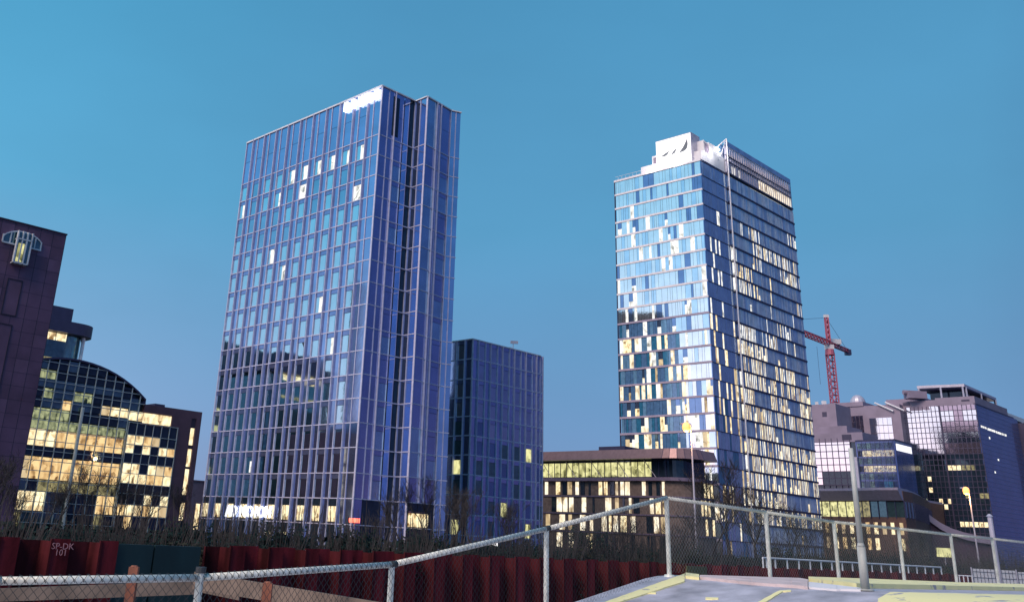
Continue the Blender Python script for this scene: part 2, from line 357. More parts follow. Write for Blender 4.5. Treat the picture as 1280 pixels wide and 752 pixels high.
def bay(w, s0, ppw, gww, h0, h1, fi, kk, left):
    """one bay: a violet spandrel strip, a deep fin, a tall window under its transom"""
    spd.wbox(w, s0+.05, s0+ppw-.03, h0+.05, h1-.05, -.25, .02, 'spandrel', .003)
    fr.wbox(w, s0-.055, s0+.055, h0, h1, -.05, .12, 'fin')
    fr.wbox(w, s0+ppw-.05, s0+ppw+.05, h0, h1, -.05, .30, 'fin')
    g0, g1 = s0+ppw+.06, s0+ppw+gww-.06
    H = h1-h0
    if fi == 0:
        spd.wbox(w, g0, g1, h0+.05, (h0+h1)/2-.03, -.25, .01, 'spandrel', .003); spd.wbox(w, g0, g1, (h0+h1)/2+.03, h1-.05, -.25, .01, 'spandrel', .003); return
    tr = h1-H*.24
    spd.wbox(w, g0, g1, tr+.03, h1-.05, -.25, -.02, 'hotel_transom' if left else 'spandrel', .01)
    b = MB(); l = left and (kk, fi) in litcells
    ga = 'hotel_glass' if left else ('hotel_glass_r' if rnd.random() < .6 else 'spandrel')
    if left:
        r_ = rnd.random()
        if l:
            c = rnd.uniform(.25, .6) if rnd.random() < .7 else 0
            if c: b.wbox(w, g0, g0+(g1-g0)*(1-c), h0+.05, tr-.02, -.25, -.03, 'lit_white', 0); b.wbox(w, g1-(g1-g0)*c+.02, g1, h0+.05, tr-.02, -.25, -.03, ga, .003)
            else: b.wbox(w, g0, g1, h0+.05, tr-.02, -.25, -.03, 'lit_white', 0)
        else:
            sp = g0+(g1-g0)*.28
            if fi < 5 and r_ < .55: b.wbox(w, g0, g1, h0+.05, tr-.02, -.25, -.03, 'hotel_glass_b', .003)
            else:
                b.wbox(w, g0, sp-.03, h0+.05, tr-.02, -.25, -.03, 'hotel_glass_b', .003)
                b.wbox(w, sp+.03, g1, h0+.05, tr-.02, -.25, -.05, ga, .003)
    else: b.wbox(w, g0, g1, h0+.05, tr-.02, -.25, -.03, ga, .003)
    wins.append(b)
for i in range(len(lines)-1):
    h1, h0 = lines[i], lines[i+1]
    spd.wbox(HLW, .12, b0-.05, h0+.05, h1-.05, -.25, .02, 'spandrel', .003)
    fr.wbox(HLW, -.06, 35.45, h0-.065, h0+.065, -.05, .08, 'fin')
    low = i >= 17
    for k in range(10):
        s0 = b0+bw*k
        if not low: bay(HLW, s0, 1.28, 2.1, h0, h1, i, k, True)
        else:
            spd.wbox(HLW, s0+.05, s0+1.25, h0+.05, h1-.05, -.25, .02, 'spandrel', .003)
            fr.wbox(HLW, s0-.05, s0+.05, h0, h1, -.05, .16, 'fin'); fr.wbox(HLW, s0+1.23, s0+1.33, h0, h1, -.05, .32, 'fin')
            top = h1-1.0 if i == 17 else h1-1.3
            spd.wbox(HLW, s0+1.36, s0+3.3, top+.03, h1-.05, -.25, 0, 'glass_black', .01)
            if i == 17: wins.append(wbx(HLW, s0+1.36, s0+3.3, h0+.3, top, -.25, -.03, 'lit_warm'))
            else: wins.append(wbx(HLW, s0+1.36, s0+3.3, h0+1.2, top, -.25, -.03, 'lit_warm' if k in (3, 4) else 'glass_black'))
    fr.wbox(HLW, 35.35, 35.47, h0, h1, -.05, .16, 'fin')
fr.wbox(HLW, -.08, 35.5, HT-.16, HT+.1, -.3, .2, 'trim')
# folded right side
RF = [(hp(0, 0), hp(0, 7.1), [(.15, 1.5, 0), (1.55, 1.25, 1.95), (4.85, 1.15, 0)]),
      (hp(0, 7.1), hp(-2.6, 7.05), [(.05, 1.2, 1.3)]),
      (hp(-2.6, 7.05), hp(-1.9, 13.0), [(.1, 0, 2.3), (2.4, 1.0, 2.55)]),
      (hp(-1.9, 13.0), hp(-2.55, 14.6), [(.05, .85, .85)])]
for fi_, (p, q, bays) in enumerate(RF):
    d = (q-p); L = d.length; d.normalize(); n = Vector((d.y, -d.x)); w = Wl(p, d, n)
    for i in range(len(lines)-1):
        h1, h0 = lines[i], lines[i+1]
        fr.wbox(w, -.05, L+.05, h0-.065, h0+.065, -.05, .09, 'fin')
        for (s0, pp, gg) in bays:
            if fi_ in (1, 3):
                spd.wbox(w, s0, s0+pp-.05, h0+.07, h1-.07, -.25, .02, 'spandrel', .008); spd.wbox(w, s0+pp+.05, s0+pp+gg-.05, h0+.07, h1-.07, -.25, .02, 'spandrel', .008)
                fr.wbox(w, s0+pp-.05, s0+pp+.05, h0, h1, -.05, .14, 'fin')
            elif gg == 0:
                spd.wbox(w, s0, s0+pp-.1, h0+.07, h1-.07, -.25, .02, 'spandrel', .008)
            elif i >= 17:
                spd.wbox(w, s0+.05, s0+pp+gg-.08, h0+.07, h1-.07, -.25, .02, 'glass_black', .008)
            elif pp == 0:
                fr.wbox(w, s0+gg-.05, s0+gg+.05, h0, h1, -.05, .3, 'fin')
                wins.append(wbx(w, s0+.05, s0+gg-.07, h0+.07, h1-.07, -.25, .0, 'hotel_glass_r' if rnd.random() < .4 else 'spandrel', jit=.003))
            else: bay(w, s0, pp, gg, h0, h1, i, 99, False)
        # dark recessed glass strip by the inner fold
        if fi_ == 0: spd.wbox(w, 6.1, 7.0, h0+.07, h1-.07, -.4, -.1, 'glass_black', .01)
    fr.wbox(w, -.06, .06, GZ, HT, -.1, .2, 'fin'); fr.wbox(w, -.06, L+.06, HT-.1, HT+.08, -.3, .22, 'trim')
# lit odds and ends at the foot of the tower, read off the photograph
for (x0, y0, x1, y1, m) in ((265, 598, 271, 607, 'lit_yellow'), (345, 603, 352, 620, 'lit_warm'), (384, 608, 391, 620, 'lit_yellow'), (402, 609, 411, 624, 'lit_yellow'), (423, 612, 432, 625, 'lit_yellow'), (311, 576, 315, 590, 'lit_white')):
    sa, ha = HLW.px(x0, y1); sb, hb = HLW.px(x1, y0); wins.append(wbx(HLW, min(sa, sb), max(sa, sb), ha, hb, -.02, .005, m))
fr.build('facade_frame', hotel); spd.build('spandrel_panel', hotel)
windows(hotel, wins)
s_, h_ = HLW.px(432, 142)
text_on('roof_sign', 'INNSIDE', HLW, s_, h_+.15, .3, 2.0, 'letters', hotel, .25, -1, 1.08, .06)
s_, h_ = HLW.px(285.5, 644.5)
text_on('entrance_sign', 'AD NO ION', HLW, s_, h_, .55, 2.15, 'letters', hotel, .12, -1, .98, .04)
wv = Wl(hp(0, 0), V, NR); a0_, b0_ = wv.px(489, 169); a1_, b1_ = wv.px(500, 124)
wbx(wv, a0_, a1_, b0_, b1_, -.05, .05, 'glass_black').build('dark_opening', hotel)
# lit canopy box by the entrance
b = MB(); wv = Wl(hp(0, 0), V, NR); s0, ha = wv.px(493, 657); s1, hb = wv.px(516, 642)
b.wbox(wv, s0, s1, ha, hb, .2, 3.0, 'lit_warm'); b.wbox(wv, s0-.15, s1+.15, hb, hb+.25, .1, 3.2, 'brown_slab'); b.build('entrance_canopy', hotel)

# ------------------------------------------------------------------ LOWER HOTEL WING
KA = at(591, 423.4, 162); HA = KA.z
annex = thing('glass_block', Vector((KA.x, KA.y, GZ)), 'lower violet glass block right behind the tall hotel tower', 'office block')
def ap(u, v): return Vector((KA.x, KA.y))+U*u+V*v
c = MB(); c.prism([ap(.2, .2), ap(9, .2), ap(9, 18.2), ap(.2, 18.2)], GZ, HA-.3, 'dark_core'); c.build('wall', annex)
WAL = Wl(ap(0, 0), U, NL); WAR = Wl(ap(0, 0), V, NR)
fr = MB(); spd = MB(); wins = []
fl = []; z = HA; fl.append(z)
for k in range(11): z -= (3.35 if k < 2 else 3.1); fl.append(max(z, GZ))
for i in range(len(fl)-1):
    h1, h0 = fl[i], fl[i+1]
    if h1-h0 < .5: continue
    for w, L in ((WAL, 9), (WAR, 18.35)): fr.wbox(w, -.05, L, h0-.09, h0+.09, -.05, .1, 'fin')
    spd.wbox(WAL, .1, 1.5, h0+.06, h1-.06, -.25, 0, 'spandrel', .01)
    wins.append(wbx(WAL, 1.7, 3.4, h0+.06, h1-.8, -.25, 0, 'hotel_glass' if i < 4 else ('lit_yellow' if i in (6, 9) else 'glass_dark'), jit=.01))
    spd.wbox(WAL, 1.7, 3.4, h1-.75, h1-.06, -.25, .01, 'spandrel', .01)
    spd.wbox(WAL, 3.6, 5.2, h0+.06, h1-.06, -.25, 0, 'spandrel', .01); wins.append(wbx(WAL, 5.4, 7.2, h0+.06, h1-.06, -.25, 0, 'glass_dark', jit=.01))
    fr.wbox(WAL, 1.55, 1.65, h0, h1, -.05, .3, 'fin'); fr.wbox(WAL, 3.45, 3.55, h0, h1, -.05, .3, 'fin')
    s = .15; k = 0
    while s < 17.6:
        spd.wbox(WAR, s, s+1.15, h0+.06, h1-.06, -.25, 0, 'spandrel', .01)
        fr.wbox(WAR, s+1.16, s+1.26, h0, h1, -.05, .3, 'fin')
        spd.wbox(WAR, s+1.28, s+3.05, h1-.75, h1-.06, -.25, 0, 'spandrel', .01)
        mm = 'hotel_glass_b' if i < 5 and rnd.random() < .8 else ('glass_dark' if rnd.random() < .6 else 't2_dark')
        if i > 4 and rnd.random() < .07: mm = 'lit_yellow'
        wins.append(wbx(WAR, s+1.28, s+3.05, h0+.06, h1-.8, -.25, -.02, mm, jit=.003))
        fr.wbox(WAR, s+3.05, s+3.2, h0, h1, -.05, .16, 'fin'); s += 3.18 if s+3.18 < 15 else 3.0; k += 1
for w, L in ((WAL, 9), (WAR, 18.35)): fr.wbox(w, -.08, L, HA-.1, HA+.08, -.3, .2, 'trim')
fr.wbox(WAR, -.06, .06, GZ, HA, -.1, .2, 'fin'); fr.wbox(WAR, 18.2, 18.35, GZ, HA, -.2, .1, 'fin')
fr.build('facade_frame', annex); spd.build('spandrel_panel', annex); windows(annex, wins)
b = MB(); q = ap(5, 14); b.box((q.x, q.y, HA+.6), (2.6, 1.6, 1.4), 'steel'); b.tube((q.x+1.6, q.y, HA+.2), (q.x+1.6, q.y, HA+2.6), .08, .05, 6, 'steel'); b.box((q.x+1.8, q.y, HA+2.4), (1.4, .3, .5), 'steel'); b.build('rooftop_unit', annex)

# ------------------------------------------------------------------ PALE OFFICE TOWER (T2)
KT = at(875.5, 200.2, 205); TZ = KT.z
t2 = thing('office_tower', Vector((KT.x, KT.y, GZ)), 'tall pale blue glass office tower with white floor bands, roof sign box and mast', 'office tower')
def tp(u, v): return Vector((KT.x, KT.y))+U*u+V*v
c = MB(); c.prism([tp(.3, .3), tp(23.6, .3), tp(23.6, 46), tp(.3, 46)], GZ, TZ-.2, 'dark_core'); c.build('wall', t2)
TL = Wl(tp(0, 0), U, NL); TR = Wl(tp(0, 0), V, NR)
FH = 3.603; nf = 24; bands = MB(); wins = []; pan = MB()
p_l = [0, 0, .02, .14, .16, .14, .12, .14, .10, .12, .16, .26, .26, .30, .30, .34, .30, .38, .30, .3, .3, .3, .2, .1]
p_r = [.02, 0, .02, .5, .85, .85, .7, .85, .3, .25, .6, .3, .6, .75, .55, .8, .85, .9, .9, .8, .5, .85, .4, .1]
for i in range(nf):
    h1 = TZ-FH*i; h0 = max(h1-FH, GZ)
    if h1 <= GZ+.3: break
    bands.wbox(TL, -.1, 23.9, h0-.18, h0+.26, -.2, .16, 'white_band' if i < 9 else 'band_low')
    bands.wbox(TR, -.1, 12.0, h0-.07, h0+.07, -.2, .10, 'dark_band'); bands.wbox(TR, 12.0, 46.4, h0-.24, h0+.20, -.2, .40, 'dark_band')
    s = .15
    while s < 23.6:
        wd = min(rnd.choice((.55, .7, .95, 1.2, 1.5)), 23.75-s)
        if wd < .3: break
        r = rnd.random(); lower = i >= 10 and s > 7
        if r < p_l[i]:
            m = rc() if (i > 10 and rnd.random() < .8) else 'lit_white'; wd = min(wd, 1.1)
        elif r < p_l[i]+.09: m = 't2_dark'
        elif r < p_l[i]+.27: m = 't2_mid'
        else: m = 't2_light'
        if lower and not m.startswith('lit'): m = rnd.choice(('t2_teal', 't2_blue', 't2_blue', 't2_blue2'))  # bluer panes put the hidden tower's reflection into the glass colour
        hh0 = h0+.24; hh1 = h1-.16
        if m.startswith('lit') and rnd.random() < .3:
            hm = hh0+(hh1-hh0)*rnd.uniform(.35, .7); b = MB(); b.wbox(TL, s+.03, s+wd-.03, hh0, hm, -.2, .0, m); b.wbox(TL, s+.03, s+wd-.03, hm+.02, hh1, -.2, .0, 't2_dark')
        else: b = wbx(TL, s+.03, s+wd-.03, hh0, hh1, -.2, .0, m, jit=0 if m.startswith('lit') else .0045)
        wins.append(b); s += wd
    s = .12
    while s < 11.7:                      # flat glass left of the mast
        wd = min(rnd.choice((.7, 1.0, 1.4)), 11.95-s)
        if wd < .3: break
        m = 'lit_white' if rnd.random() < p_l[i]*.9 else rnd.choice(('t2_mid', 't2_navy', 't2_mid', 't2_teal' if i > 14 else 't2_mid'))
        if m.startswith('lit'):
            if i > 9: m = rc()
            wd = min(wd, .6)
        wins.append(wbx(TR, s+.03, s+wd-.03, h0+.09, h1-.09, -.2, 0, m, jit=0 if m.startswith('lit') else .0045)); s += wd
    s = 12.15; run = rnd.random() < p_r[i]; ch = 0
    while s < 46.0:                      # folded glass louvres right of the mast
        if rnd.random() < .10: run = rnd.random() < p_r[i]
        wd = rnd.choice((.6, .72, .85)); wd = min(wd, 46.3-s)
        if wd < .3: break
        on = (run and rnd.random() < .76) or rnd.random() < .05*(i > 3)
        m = (rc() if rnd.random() < (.5 if i < 11 else .9) else 'lit_white') if on else rnd.choice(('t2_navy', 't2_navy', 't2_navy_b', 't2_navy_b', 't2_pale'))
        a0, a1 = .02, .30
        b = MB(); hh0, hh1 = h0+.21, h1-.25
        b.hexa([TR.P(s, hh0, -.2), TR.P(s+wd, hh0, -.2), TR.P(s+wd, hh1, -.2), TR.P(s, hh1, -.2),
                TR.P(s, hh0, a0), TR.P(s+wd*.96, hh0, a1), TR.P(s+wd*.96, hh1, a1), TR.P(s, hh1, a0)], m)
        if on:
            gp = rnd.uniform(.24, .4); o1_ = a0+(a1-a0)*(1-gp); o2_ = a1
            b = MB()
            for (sa_, sb_, oa, ob, mm_) in ((s, s+wd*(1-gp), a0, o1_, m), (s+wd*(1-gp), s+wd*.97, o1_, o2_, rnd.choice(('t2_navy', 't2_navy_b')))):
                b.hexa([TR.P(sa_, hh0, -.2), TR.P(sb_, hh0, -.2), TR.P(sb_, hh1, -.2), TR.P(sa_, hh1, -.2), TR.P(sa_, hh0, oa), TR.P(sb_, hh0, ob), TR.P(sb_, hh1, ob), TR.P(sa_, hh1, oa)], mm_)
        if on and rnd.random() < .12:
            b = MB(); hm = hh0+(hh1-hh0)*rnd.uniform(.35, .8)
            for (ya, yb, mm_) in ((hh0, hm, m), (hm+.02, hh1, rnd.choice(('t2_navy_b', 't2_pale')))):
                b.hexa([TR.P(s, ya, -.2), TR.P(s+wd, ya, -.2), TR.P(s+wd, yb, -.2), TR.P(s, yb, -.2), TR.P(s, ya, a0), TR.P(s+wd*.96, ya, a1), TR.P(s+wd*.96, yb, a1), TR.P(s, yb, a0)], mm_)
        wins.append(b); s += wd
bands.wbox(TL, -.12, 24, TZ-.15, TZ+.35, -.3, .2, 'white_band'); bands.wbox(TR, -.12, 12, TZ-.1, TZ+.3, -.3, .14, 'dark_band')
bands.wbox(TR, -.1, .1, GZ, TZ, -.1, .08, 't2_dark'); bands.wbox(TL, 23.8, 24.0, GZ, TZ, -.2, .1, 'dark_band')
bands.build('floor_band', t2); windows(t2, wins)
# crown screen on the right-hand side
cr = MB(); CT = 94.0; C0 = TZ+.6
cr.wbox(TR, 12.0, 46.35, CT-1.3, CT, -.15, .25, 't2_navy'); cr.wbox(TR, 12.0, 46.35, C0-.25, C0+.1, -.4, .42, 'dark_band')
cr.wbox(TR, 12.0, 46.35, C0+3.0, C0+3.25, -.15, .2, 'dark_band'); cr.wbox(TR, 12.0, 46.35, CT-3.9, CT-3.7, -.15, .2, 'dark_band')
n = 30
for k in range(n+1):
    s = 12.1+34.1*k/n; cr.wbox(TR, s-.07, s+.07, C0, CT-1.2, -.15, .2, 'steel')
    if k < n and k % 2 == 0: cr.tube(TR.P(s, C0+3.2, -1), TR.P(s+1.1, CT-1.3, -1), .07, .07, 5, 'steel')
cr.wbox(TR, 12.05, 46.3, C0, CT-.5, -1.3, -1.15, 't2_navy'); cr.prism([tp(-.2, 45.9), tp(-.2, 46.35), tp(9, 46.35), tp(9, 45.9)], TZ, CT, 't2_navy')
cr.build('crown_screen', t2)
for k in range(n):
    s = 12.1+34.1*k/n; b = MB()
    if 1 <= k <= 7 or 11 <= k <= 19:
        q = [TR.P(s+.57+.34*math.cos(a_), CT-2.6+1.0*math.sin(a_), -.9) for a_ in [2*math.pi*j/10 for j in range(10)]]
        q2 = [p_+Vector((TR.n.x, TR.n.y, 0))*.08 for p_ in q]
        b.face(q2, 'sign'); b.face(q[::-1], 'steel')  # glowing ovals stand in for floodlight on the crown metal
        for j in range(10): b.face([q[j], q[(j+1) % 10], q2[(j+1) % 10], q2[j]], 'steel')
    if k >= 14: b.wbox(TR, s+.1, s+1.0, C0+.25, C0+2.8, -.12, -.02, 'lit_cream')
    elif k in (2, 3, 5): b.wbox(TR, s+.2, s+.8, C0+.25, C0+2.4, -.12, -.02, 'lit_white')
    else: b.wbox(TR, s+.1, s+1.0, C0+.25, C0+2.8, -.12, -.02, rnd.choice(('t2_navy', 't2_navy_b')))
    b.build('crown_panel', t2)
# mast, davit
m_ = MB(); a_ = TR.P(12.0, GZ+4, .6); b_ = TR.P(12.0, CT+.3, .6); m_.tube(a_, b_, .17, .17, 8, 'trim')
for k in range(24): h = GZ+5+FH*k; m_.wbox(TR, 11.9, 12.1, h, h+.12, -.05, .6, 'dark_band')
m_.tube(TR.P(12.0, CT+.2, .5), TR.P(9.2, TZ+5.8, -1.5), .16, .16, 6, 'trim'); m_.tube(TR.P(12.0, CT+.2, .5), TR.P(11.6, TZ+5.4, -.8), .1, .1, 6, 'trim'); m_.build('mast', t2)
# penthouse
ph = MB()
ph.wbox(TL, 2.9, 16.7, TZ+.2, TZ+2.5, -6, -.9, 'white_wall'); ph.wbox(TL, 11.9, 13.9, TZ+2.3, TZ+4.9, -7, -1.6, 'white_wall')
ph.wbox(TL, 12.2, 13.5, TZ+2.6, TZ+4.4, -1.7, -1.55, 'concrete_v')
ph.wbox(TL, -1.6+1.9, 2.9, TZ+.2, TZ+3.1, -8.8, -1.3, 'white_wall')
ph.wbox(TL, .4, 16, TZ+.2, TZ+4.5, -14, -8.9, 'white_wall'); ph.wbox(TL, .3, 2.5, TZ+3.1, TZ+6.2, -9.5, -5.0, 'white_wall')
ph.wbox(TR, 3.5, 6.4, TZ+3.3, TZ+5.7, -.6, -.5, 'concrete_v')
ph.wbox(TR, 1.6, 7.4, TZ+.2, TZ+3.1, -2.5, -.4, 'white_wall'); ph.wbox(TR, 3.1, 7.2, TZ+3.1, TZ+6.3, -3, -.65, 'white_wall')
ph.wbox(TR, 7.2, 11.5, TZ+4.6, TZ+5.6, -3, -.8, 'sign'); ph.wbox(TR, 7.5, 11.6, TZ+.2, TZ+4.5, -3, -.6, 't2_navy_b')
ph.build('penthouse', t2)
sb = MB(); sb.wbox(TL, 2.45, 11.9, TZ+.1, TZ+7.75, -4.2, -.35, 'sign'); sb.wbox(TL, 2.3, 2.45, TZ+.1, TZ+7.8, -4.3, -.33, 'steel'); sb.wbox(TL, 2.3, 11.95, TZ+7.75, TZ+7.9, -4.3, -.33, 'steel'); sgn = sb.build('sign_box', t2)  # floodlight on the white sign wall is put in as self-glow
wS = Wl(TL.P(0, 0, -.33).xy, U, NL); lg = MB()
for (x0, y0, x1, y1, bl, th) in ((826.5, 196, 837, 188.8, .10, .8), (839.5, 193, 845.2, 185.5, .16, .8), (849.5, 190.5, 858.8, 173.5, .30, 1.5)):
    a0 = wS.px(x0, y0); a1 = wS.px(x1, y1); pts = []
    for j in range(13):
        t = j/12; dx = a1[0]-a0[0]; dy = a1[1]-a0[1]; bu = math.sin(math.pi*t)
        c0 = (a0[0]+dx*t+dy*bl*bu*-.5, a0[1]+dy*t+dx*bl*bu*.9); pts.append((c0, th*.75*math.sin(math.pi*min(1, t*.93+.05))))
    L_ = math.hypot(a1[0]-a0[0], a1[1]-a0[1]); px_, py_ = -(a1[1]-a0[1])/L_, (a1[0]-a0[0])/L_
    for (c0, w0), (c1, w1) in zip(pts, pts[1:]):
        q4 = [(c0[0]-px_*w0/2, c0[1]-py_*w0/2), (c0[0]+px_*w0/2, c0[1]+py_*w0/2), (c1[0]+px_*w1/2, c1[1]+py_*w1/2), (c1[0]-px_*w1/2, c1[1]-py_*w1/2)]
        lg.hexa([wS.P(*q_, 0) for q_ in q4]+[wS.P(*q_, .06) for q_ in q4], 'logo')
lg.build('logo', sgn)
for (ss, hh_, oo) in ((9.5, 6.0, .6), (5.0, 3.6, 1.2), (1.0, 2.0, 2.4)):
    fp = TR.P(ss, TZ+hh_, oo); ld = bpy.data.lights.new('flood_light', 'POINT'); ld.energy = 260; ld.shadow_soft_size = .3; ld.color = (1, .97, .95)
    lo = bpy.data.objects.new('flood_light', ld); COL.objects.link(lo); lo.parent = t2; lo.location = fp-root_org(t2)
for ss in (12.8, 6.5):
    fp = TL.P(ss, TZ+1.2, 1.8); ld = bpy.data.lights.new('flood_light', 'POINT'); ld.energy = 260; ld.shadow_soft_size = .3; ld.color = (1, .97, .95)
    lo = bpy.data.objects.new('flood_light', ld); COL.objects.link(lo); lo.parent = t2; lo.location = fp-root_org(t2)
b = MB(); b.wbox(TR, 8.9, 10.1, TZ+5.6, TZ+6.2, -.8, -.3, 'sign'); b.build('flood_lamp', t2)
rl = MB()
for k in range(22): s = .4+k*1.07; rl.tube(TL.P(s, TZ+.3, -.1), TL.P(s, TZ+1.3, -.1), .03, .03, 4, 'trim')
rl.tube(TL.P(.3, TZ+1.3, -.1), TL.P(23.7, TZ+1.3, -.1), .04, .04, 4, 'trim'); rl.build('roof_railing', t2)

# ------------------------------------------------------------------ LEFT STONE TOWER
KP = at(83.3, 293.9, 92); PZ = KP.z
pt = thing('stone_tower', Vector((KP.x, KP.y, GZ)), 'dark violet stone-clad block with arched white-framed window, cut by left edge', 'building')
PW = Wl(KP, V, NR)
c = MB(); q = lambda u, v: Vector((KP.x, KP.y))+U*u+V*v
c.prism([q(0, 0), q(16, 0), q(16, -22), q(0, -22)], GZ, PZ, 'stone'); c.wbox(PW, -22, .06, PZ, PZ+.12, -.4, .08, 'joint'); c.build('wall', pt)
jt = MB(); k = 0
h = GZ+1.2
while h < PZ:
    jt.wbox(PW, -21.9, -.02, h, h+.025, -.05, .006, 'joint'); h += 1.25
for k in range(17):
    jt.wbox(PW, -.02-1.28*k-.02, -1.28*k, GZ, PZ, -.05, .008, 'joint')
for k in range(70):
    a_ = rnd.randrange(16); b_ = rnd.randrange(22); s0 = -1.28*(a_+1)+.01; h0 = GZ+1.2+1.25*b_+.03
    if h0+1.2 < PZ: jt.wbox(PW, s0, s0+1.24, h0, h0+1.2, -.05, .004, 'stone_b')
jt.build('stone_cladding', pt)
for (x0, y0, x1, y1) in ((12, 348, 24, 360), (5, 392, -8, 470)):
    s0, h0 = PW.px(x1, y1); s1, h1 = PW.px(x0, y0)
for (s0, s1, h0, h1) in ((-4.72, -3.45, 17.6, 20.9), (-4.8, -3.6, 9.5, 16.6)):
    b = MB(); b.wbox(PW, s0, s1, h0, h1, -.1, .012, 'stone_b')
    for (a0, a1, c0, c1) in ((s0-.1, s0, h0, h1), (s1, s1+.1, h0, h1), (s0-.1, s1+.1, h1, h1+.1), (s0-.1, s1+.1, h0-.1, h0)): b.wbox(PW, a0, a1, c0, c1, -.1, .05, 'joint')
    b.build('blind_panel', pt)
aw = MB(); cs, R_ = -4.17, 2.0
def arc(t): return cs+(t)*1.85, 24.55+1.15*math.sqrt(max(0, 1-(t*.92)**2))
prev = None
for j in range(17):
    t = -1+2*j/16; p_ = arc(t)
    if prev:
        aw.hexa([PW.P(prev[0], prev[1]-.13, 0), PW.P(p_[0], p_[1]-.13, 0), PW.P(p_[0], p_[1], 0), PW.P(prev[0], prev[1], 0),
                 PW.P(prev[0], prev[1]-.13, .16), PW.P(p_[0], p_[1]-.13, .16), PW.P(p_[0], p_[1], .16), PW.P(prev[0], prev[1], .16)], 'frame_white')
        aw.hexa([PW.P(prev[0], 24.3, 0), PW.P(p_[0], 24.3, 0), PW.P(p_[0], p_[1]-.1, 0), PW.P(prev[0], prev[1]-.1, 0),
                 PW.P(prev[0], 24.3, .05), PW.P(p_[0], 24.3, .05), PW.P(p_[0], p_[1]-.1, .05), PW.P(prev[0], prev[1]-.1, .05)], 'glass_dark')
    prev = p_
aw.wbox(PW, cs-1.9, cs+1.9, 24.2, 24.33, 0, .15, 'frame_white')
for s in (-1.9, -1.2, 1.2, 1.82): aw.wbox(PW, cs+s-.05, cs+s+.05, 24.3, 25.05 if abs(s) > 1.5 else 25.4, 0, .14, 'frame_white')
for s in (-.68, -.22, .22, .68): aw.wbox(PW, cs+s-.06, cs+s+.06, 22.4, 25.6, .3 if abs(s) > .5 else .3, .62, 'frame_white')
for h in (22.4, 24.75): aw.wbox(PW, cs-.74, cs+.74, h, h+.12, 0, .62, 'frame_white')
aw.wbox(PW, cs-.6, cs+.6, 22.5, 25.5, 0, .5, 'glass_dark'); arch = aw.build('arched_window', pt)
b = wbx(PW, cs-.5, cs+.08, 22.6, 24.4, .5, .53, 'lit_yellow'); o = b.build('lit_pane', arch)

# ------------------------------------------------------------------ ARCHED GLASS BUILDING
KG = at(253, 515, 135); AW = Wl(KG, V, NR)
ab = thing('arched_glass_building', Vector((KG.x, KG.y, GZ)), 'arched glass curtain wall building with brown slab end and warm lit floors', 'building')
CS = -19.3; RR = 16.9; AT = 18.75
def atop(s): return AT-RR+math.sqrt(max(0, RR*RR-(s-CS)**2))
body = MB(); q = lambda u, v: Vector((KG.x, KG.y))+U*u+V*v
sl = [-30+21.2*j/18 for j in range(19)]
for a0, a1 in zip(sl, sl[1:]):        # barrel vault body
    z0, z1 = atop(a0)-.15, atop(a1)-.15
    body.hexa([AW.P(a0, GZ, -18), AW.P(a1, GZ, -18), AW.P(a1, z1, -18), AW.P(a0, z0, -18), AW.P(a0, GZ, -.6), AW.P(a1, GZ, -.6), AW.P(a1, z1, -.6), AW.P(a0, z0, -.6)], 'glass_black')
body.build('barrel_hall', ab)
edge = MB()
for a0, a1 in zip(sl, sl[1:]):
    z0, z1 = atop(a0), atop(a1)
    edge.hexa([AW.P(a0, z0-.18, -18), AW.P(a1, z1-.18, -18), AW.P(a1, z1+.06, -18), AW.P(a0, z0+.06, -18), AW.P(a0, z0-.18, .12), AW.P(a1, z1-.18, .12), AW.P(a1, z1+.06, .12), AW.P(a0, z0+.06, .12)], 'dark_band')
edge.build('roof', ab)
sl_ = MB()
sl_.wbox(AW, -8.8, 0, GZ, 14.5, -14, -.45, 'brown_slab'); sl_.wbox(AW, -8.8, 0, 13.5, 14.5, -.5, 0, 'brown_slab'); sl_.wbox(AW, -3.5, -1.5, GZ, 13.5, -.5, 0, 'brown_slab'); sl_.wbox(AW, -.75, 0, GZ, 13.5, -.5, 0, 'brown_slab')
sl_.wbox(AW, -4.5, -3.5, 12.1, 13.5, -.5, 0, 'brown_slab'); sl_.wbox(AW, -8.8, -8.2, 14.5, 15.1, -5, -1, 'dark_band'); sl_.wbox(AW, -6.8, -5.3, 14.5, 14.9, -5, -1, 'dark_band')
sl_.build('brown_slab_wall', ab)
wins = []; mu = MB()
for (h0, h1) in ((10.0, 12.25), (7.2, 9.5), (3.6, 6.9), (.4, 2.6)): wins.append(wbx(AW, -1.45, -.8, h0, h1, -.4, -.2, 'lit_warm'))
for (h0, h1) in ((12.25, 13.5), (9.5, 10.0), (6.9, 7.2), (2.6, 3.6), (GZ, .4)): wbx(AW, -1.5, -.75, h0, h1, -.45, -.1, 'joint').build('slot_panel', ab)
rows = [(-1.2, .5, 'lit_dim', .5), (.6, 2.75, 'lit_warm', .97), (2.85, 4.1, 'lit_dim', .45), (4.2, 6.7, 'lit_warm', .97), (6.8, 7.9, 'glass_black', 0), (8.0, 9.9, 'lit_warm', .82), (10.0, 11.1, 'lit_green', .55), (11.2, 12.4, 'lit_green', .8), (12.5, 13.6, 'lit_warm', .35), (13.7, 14.8, 'lit_green', .25), (14.9, 15.9, 'lit_green', .35), (16, 17, 'lit_green', .15), (17.1, 18.4, 'glass_dark', 0)]
cw = 1.3
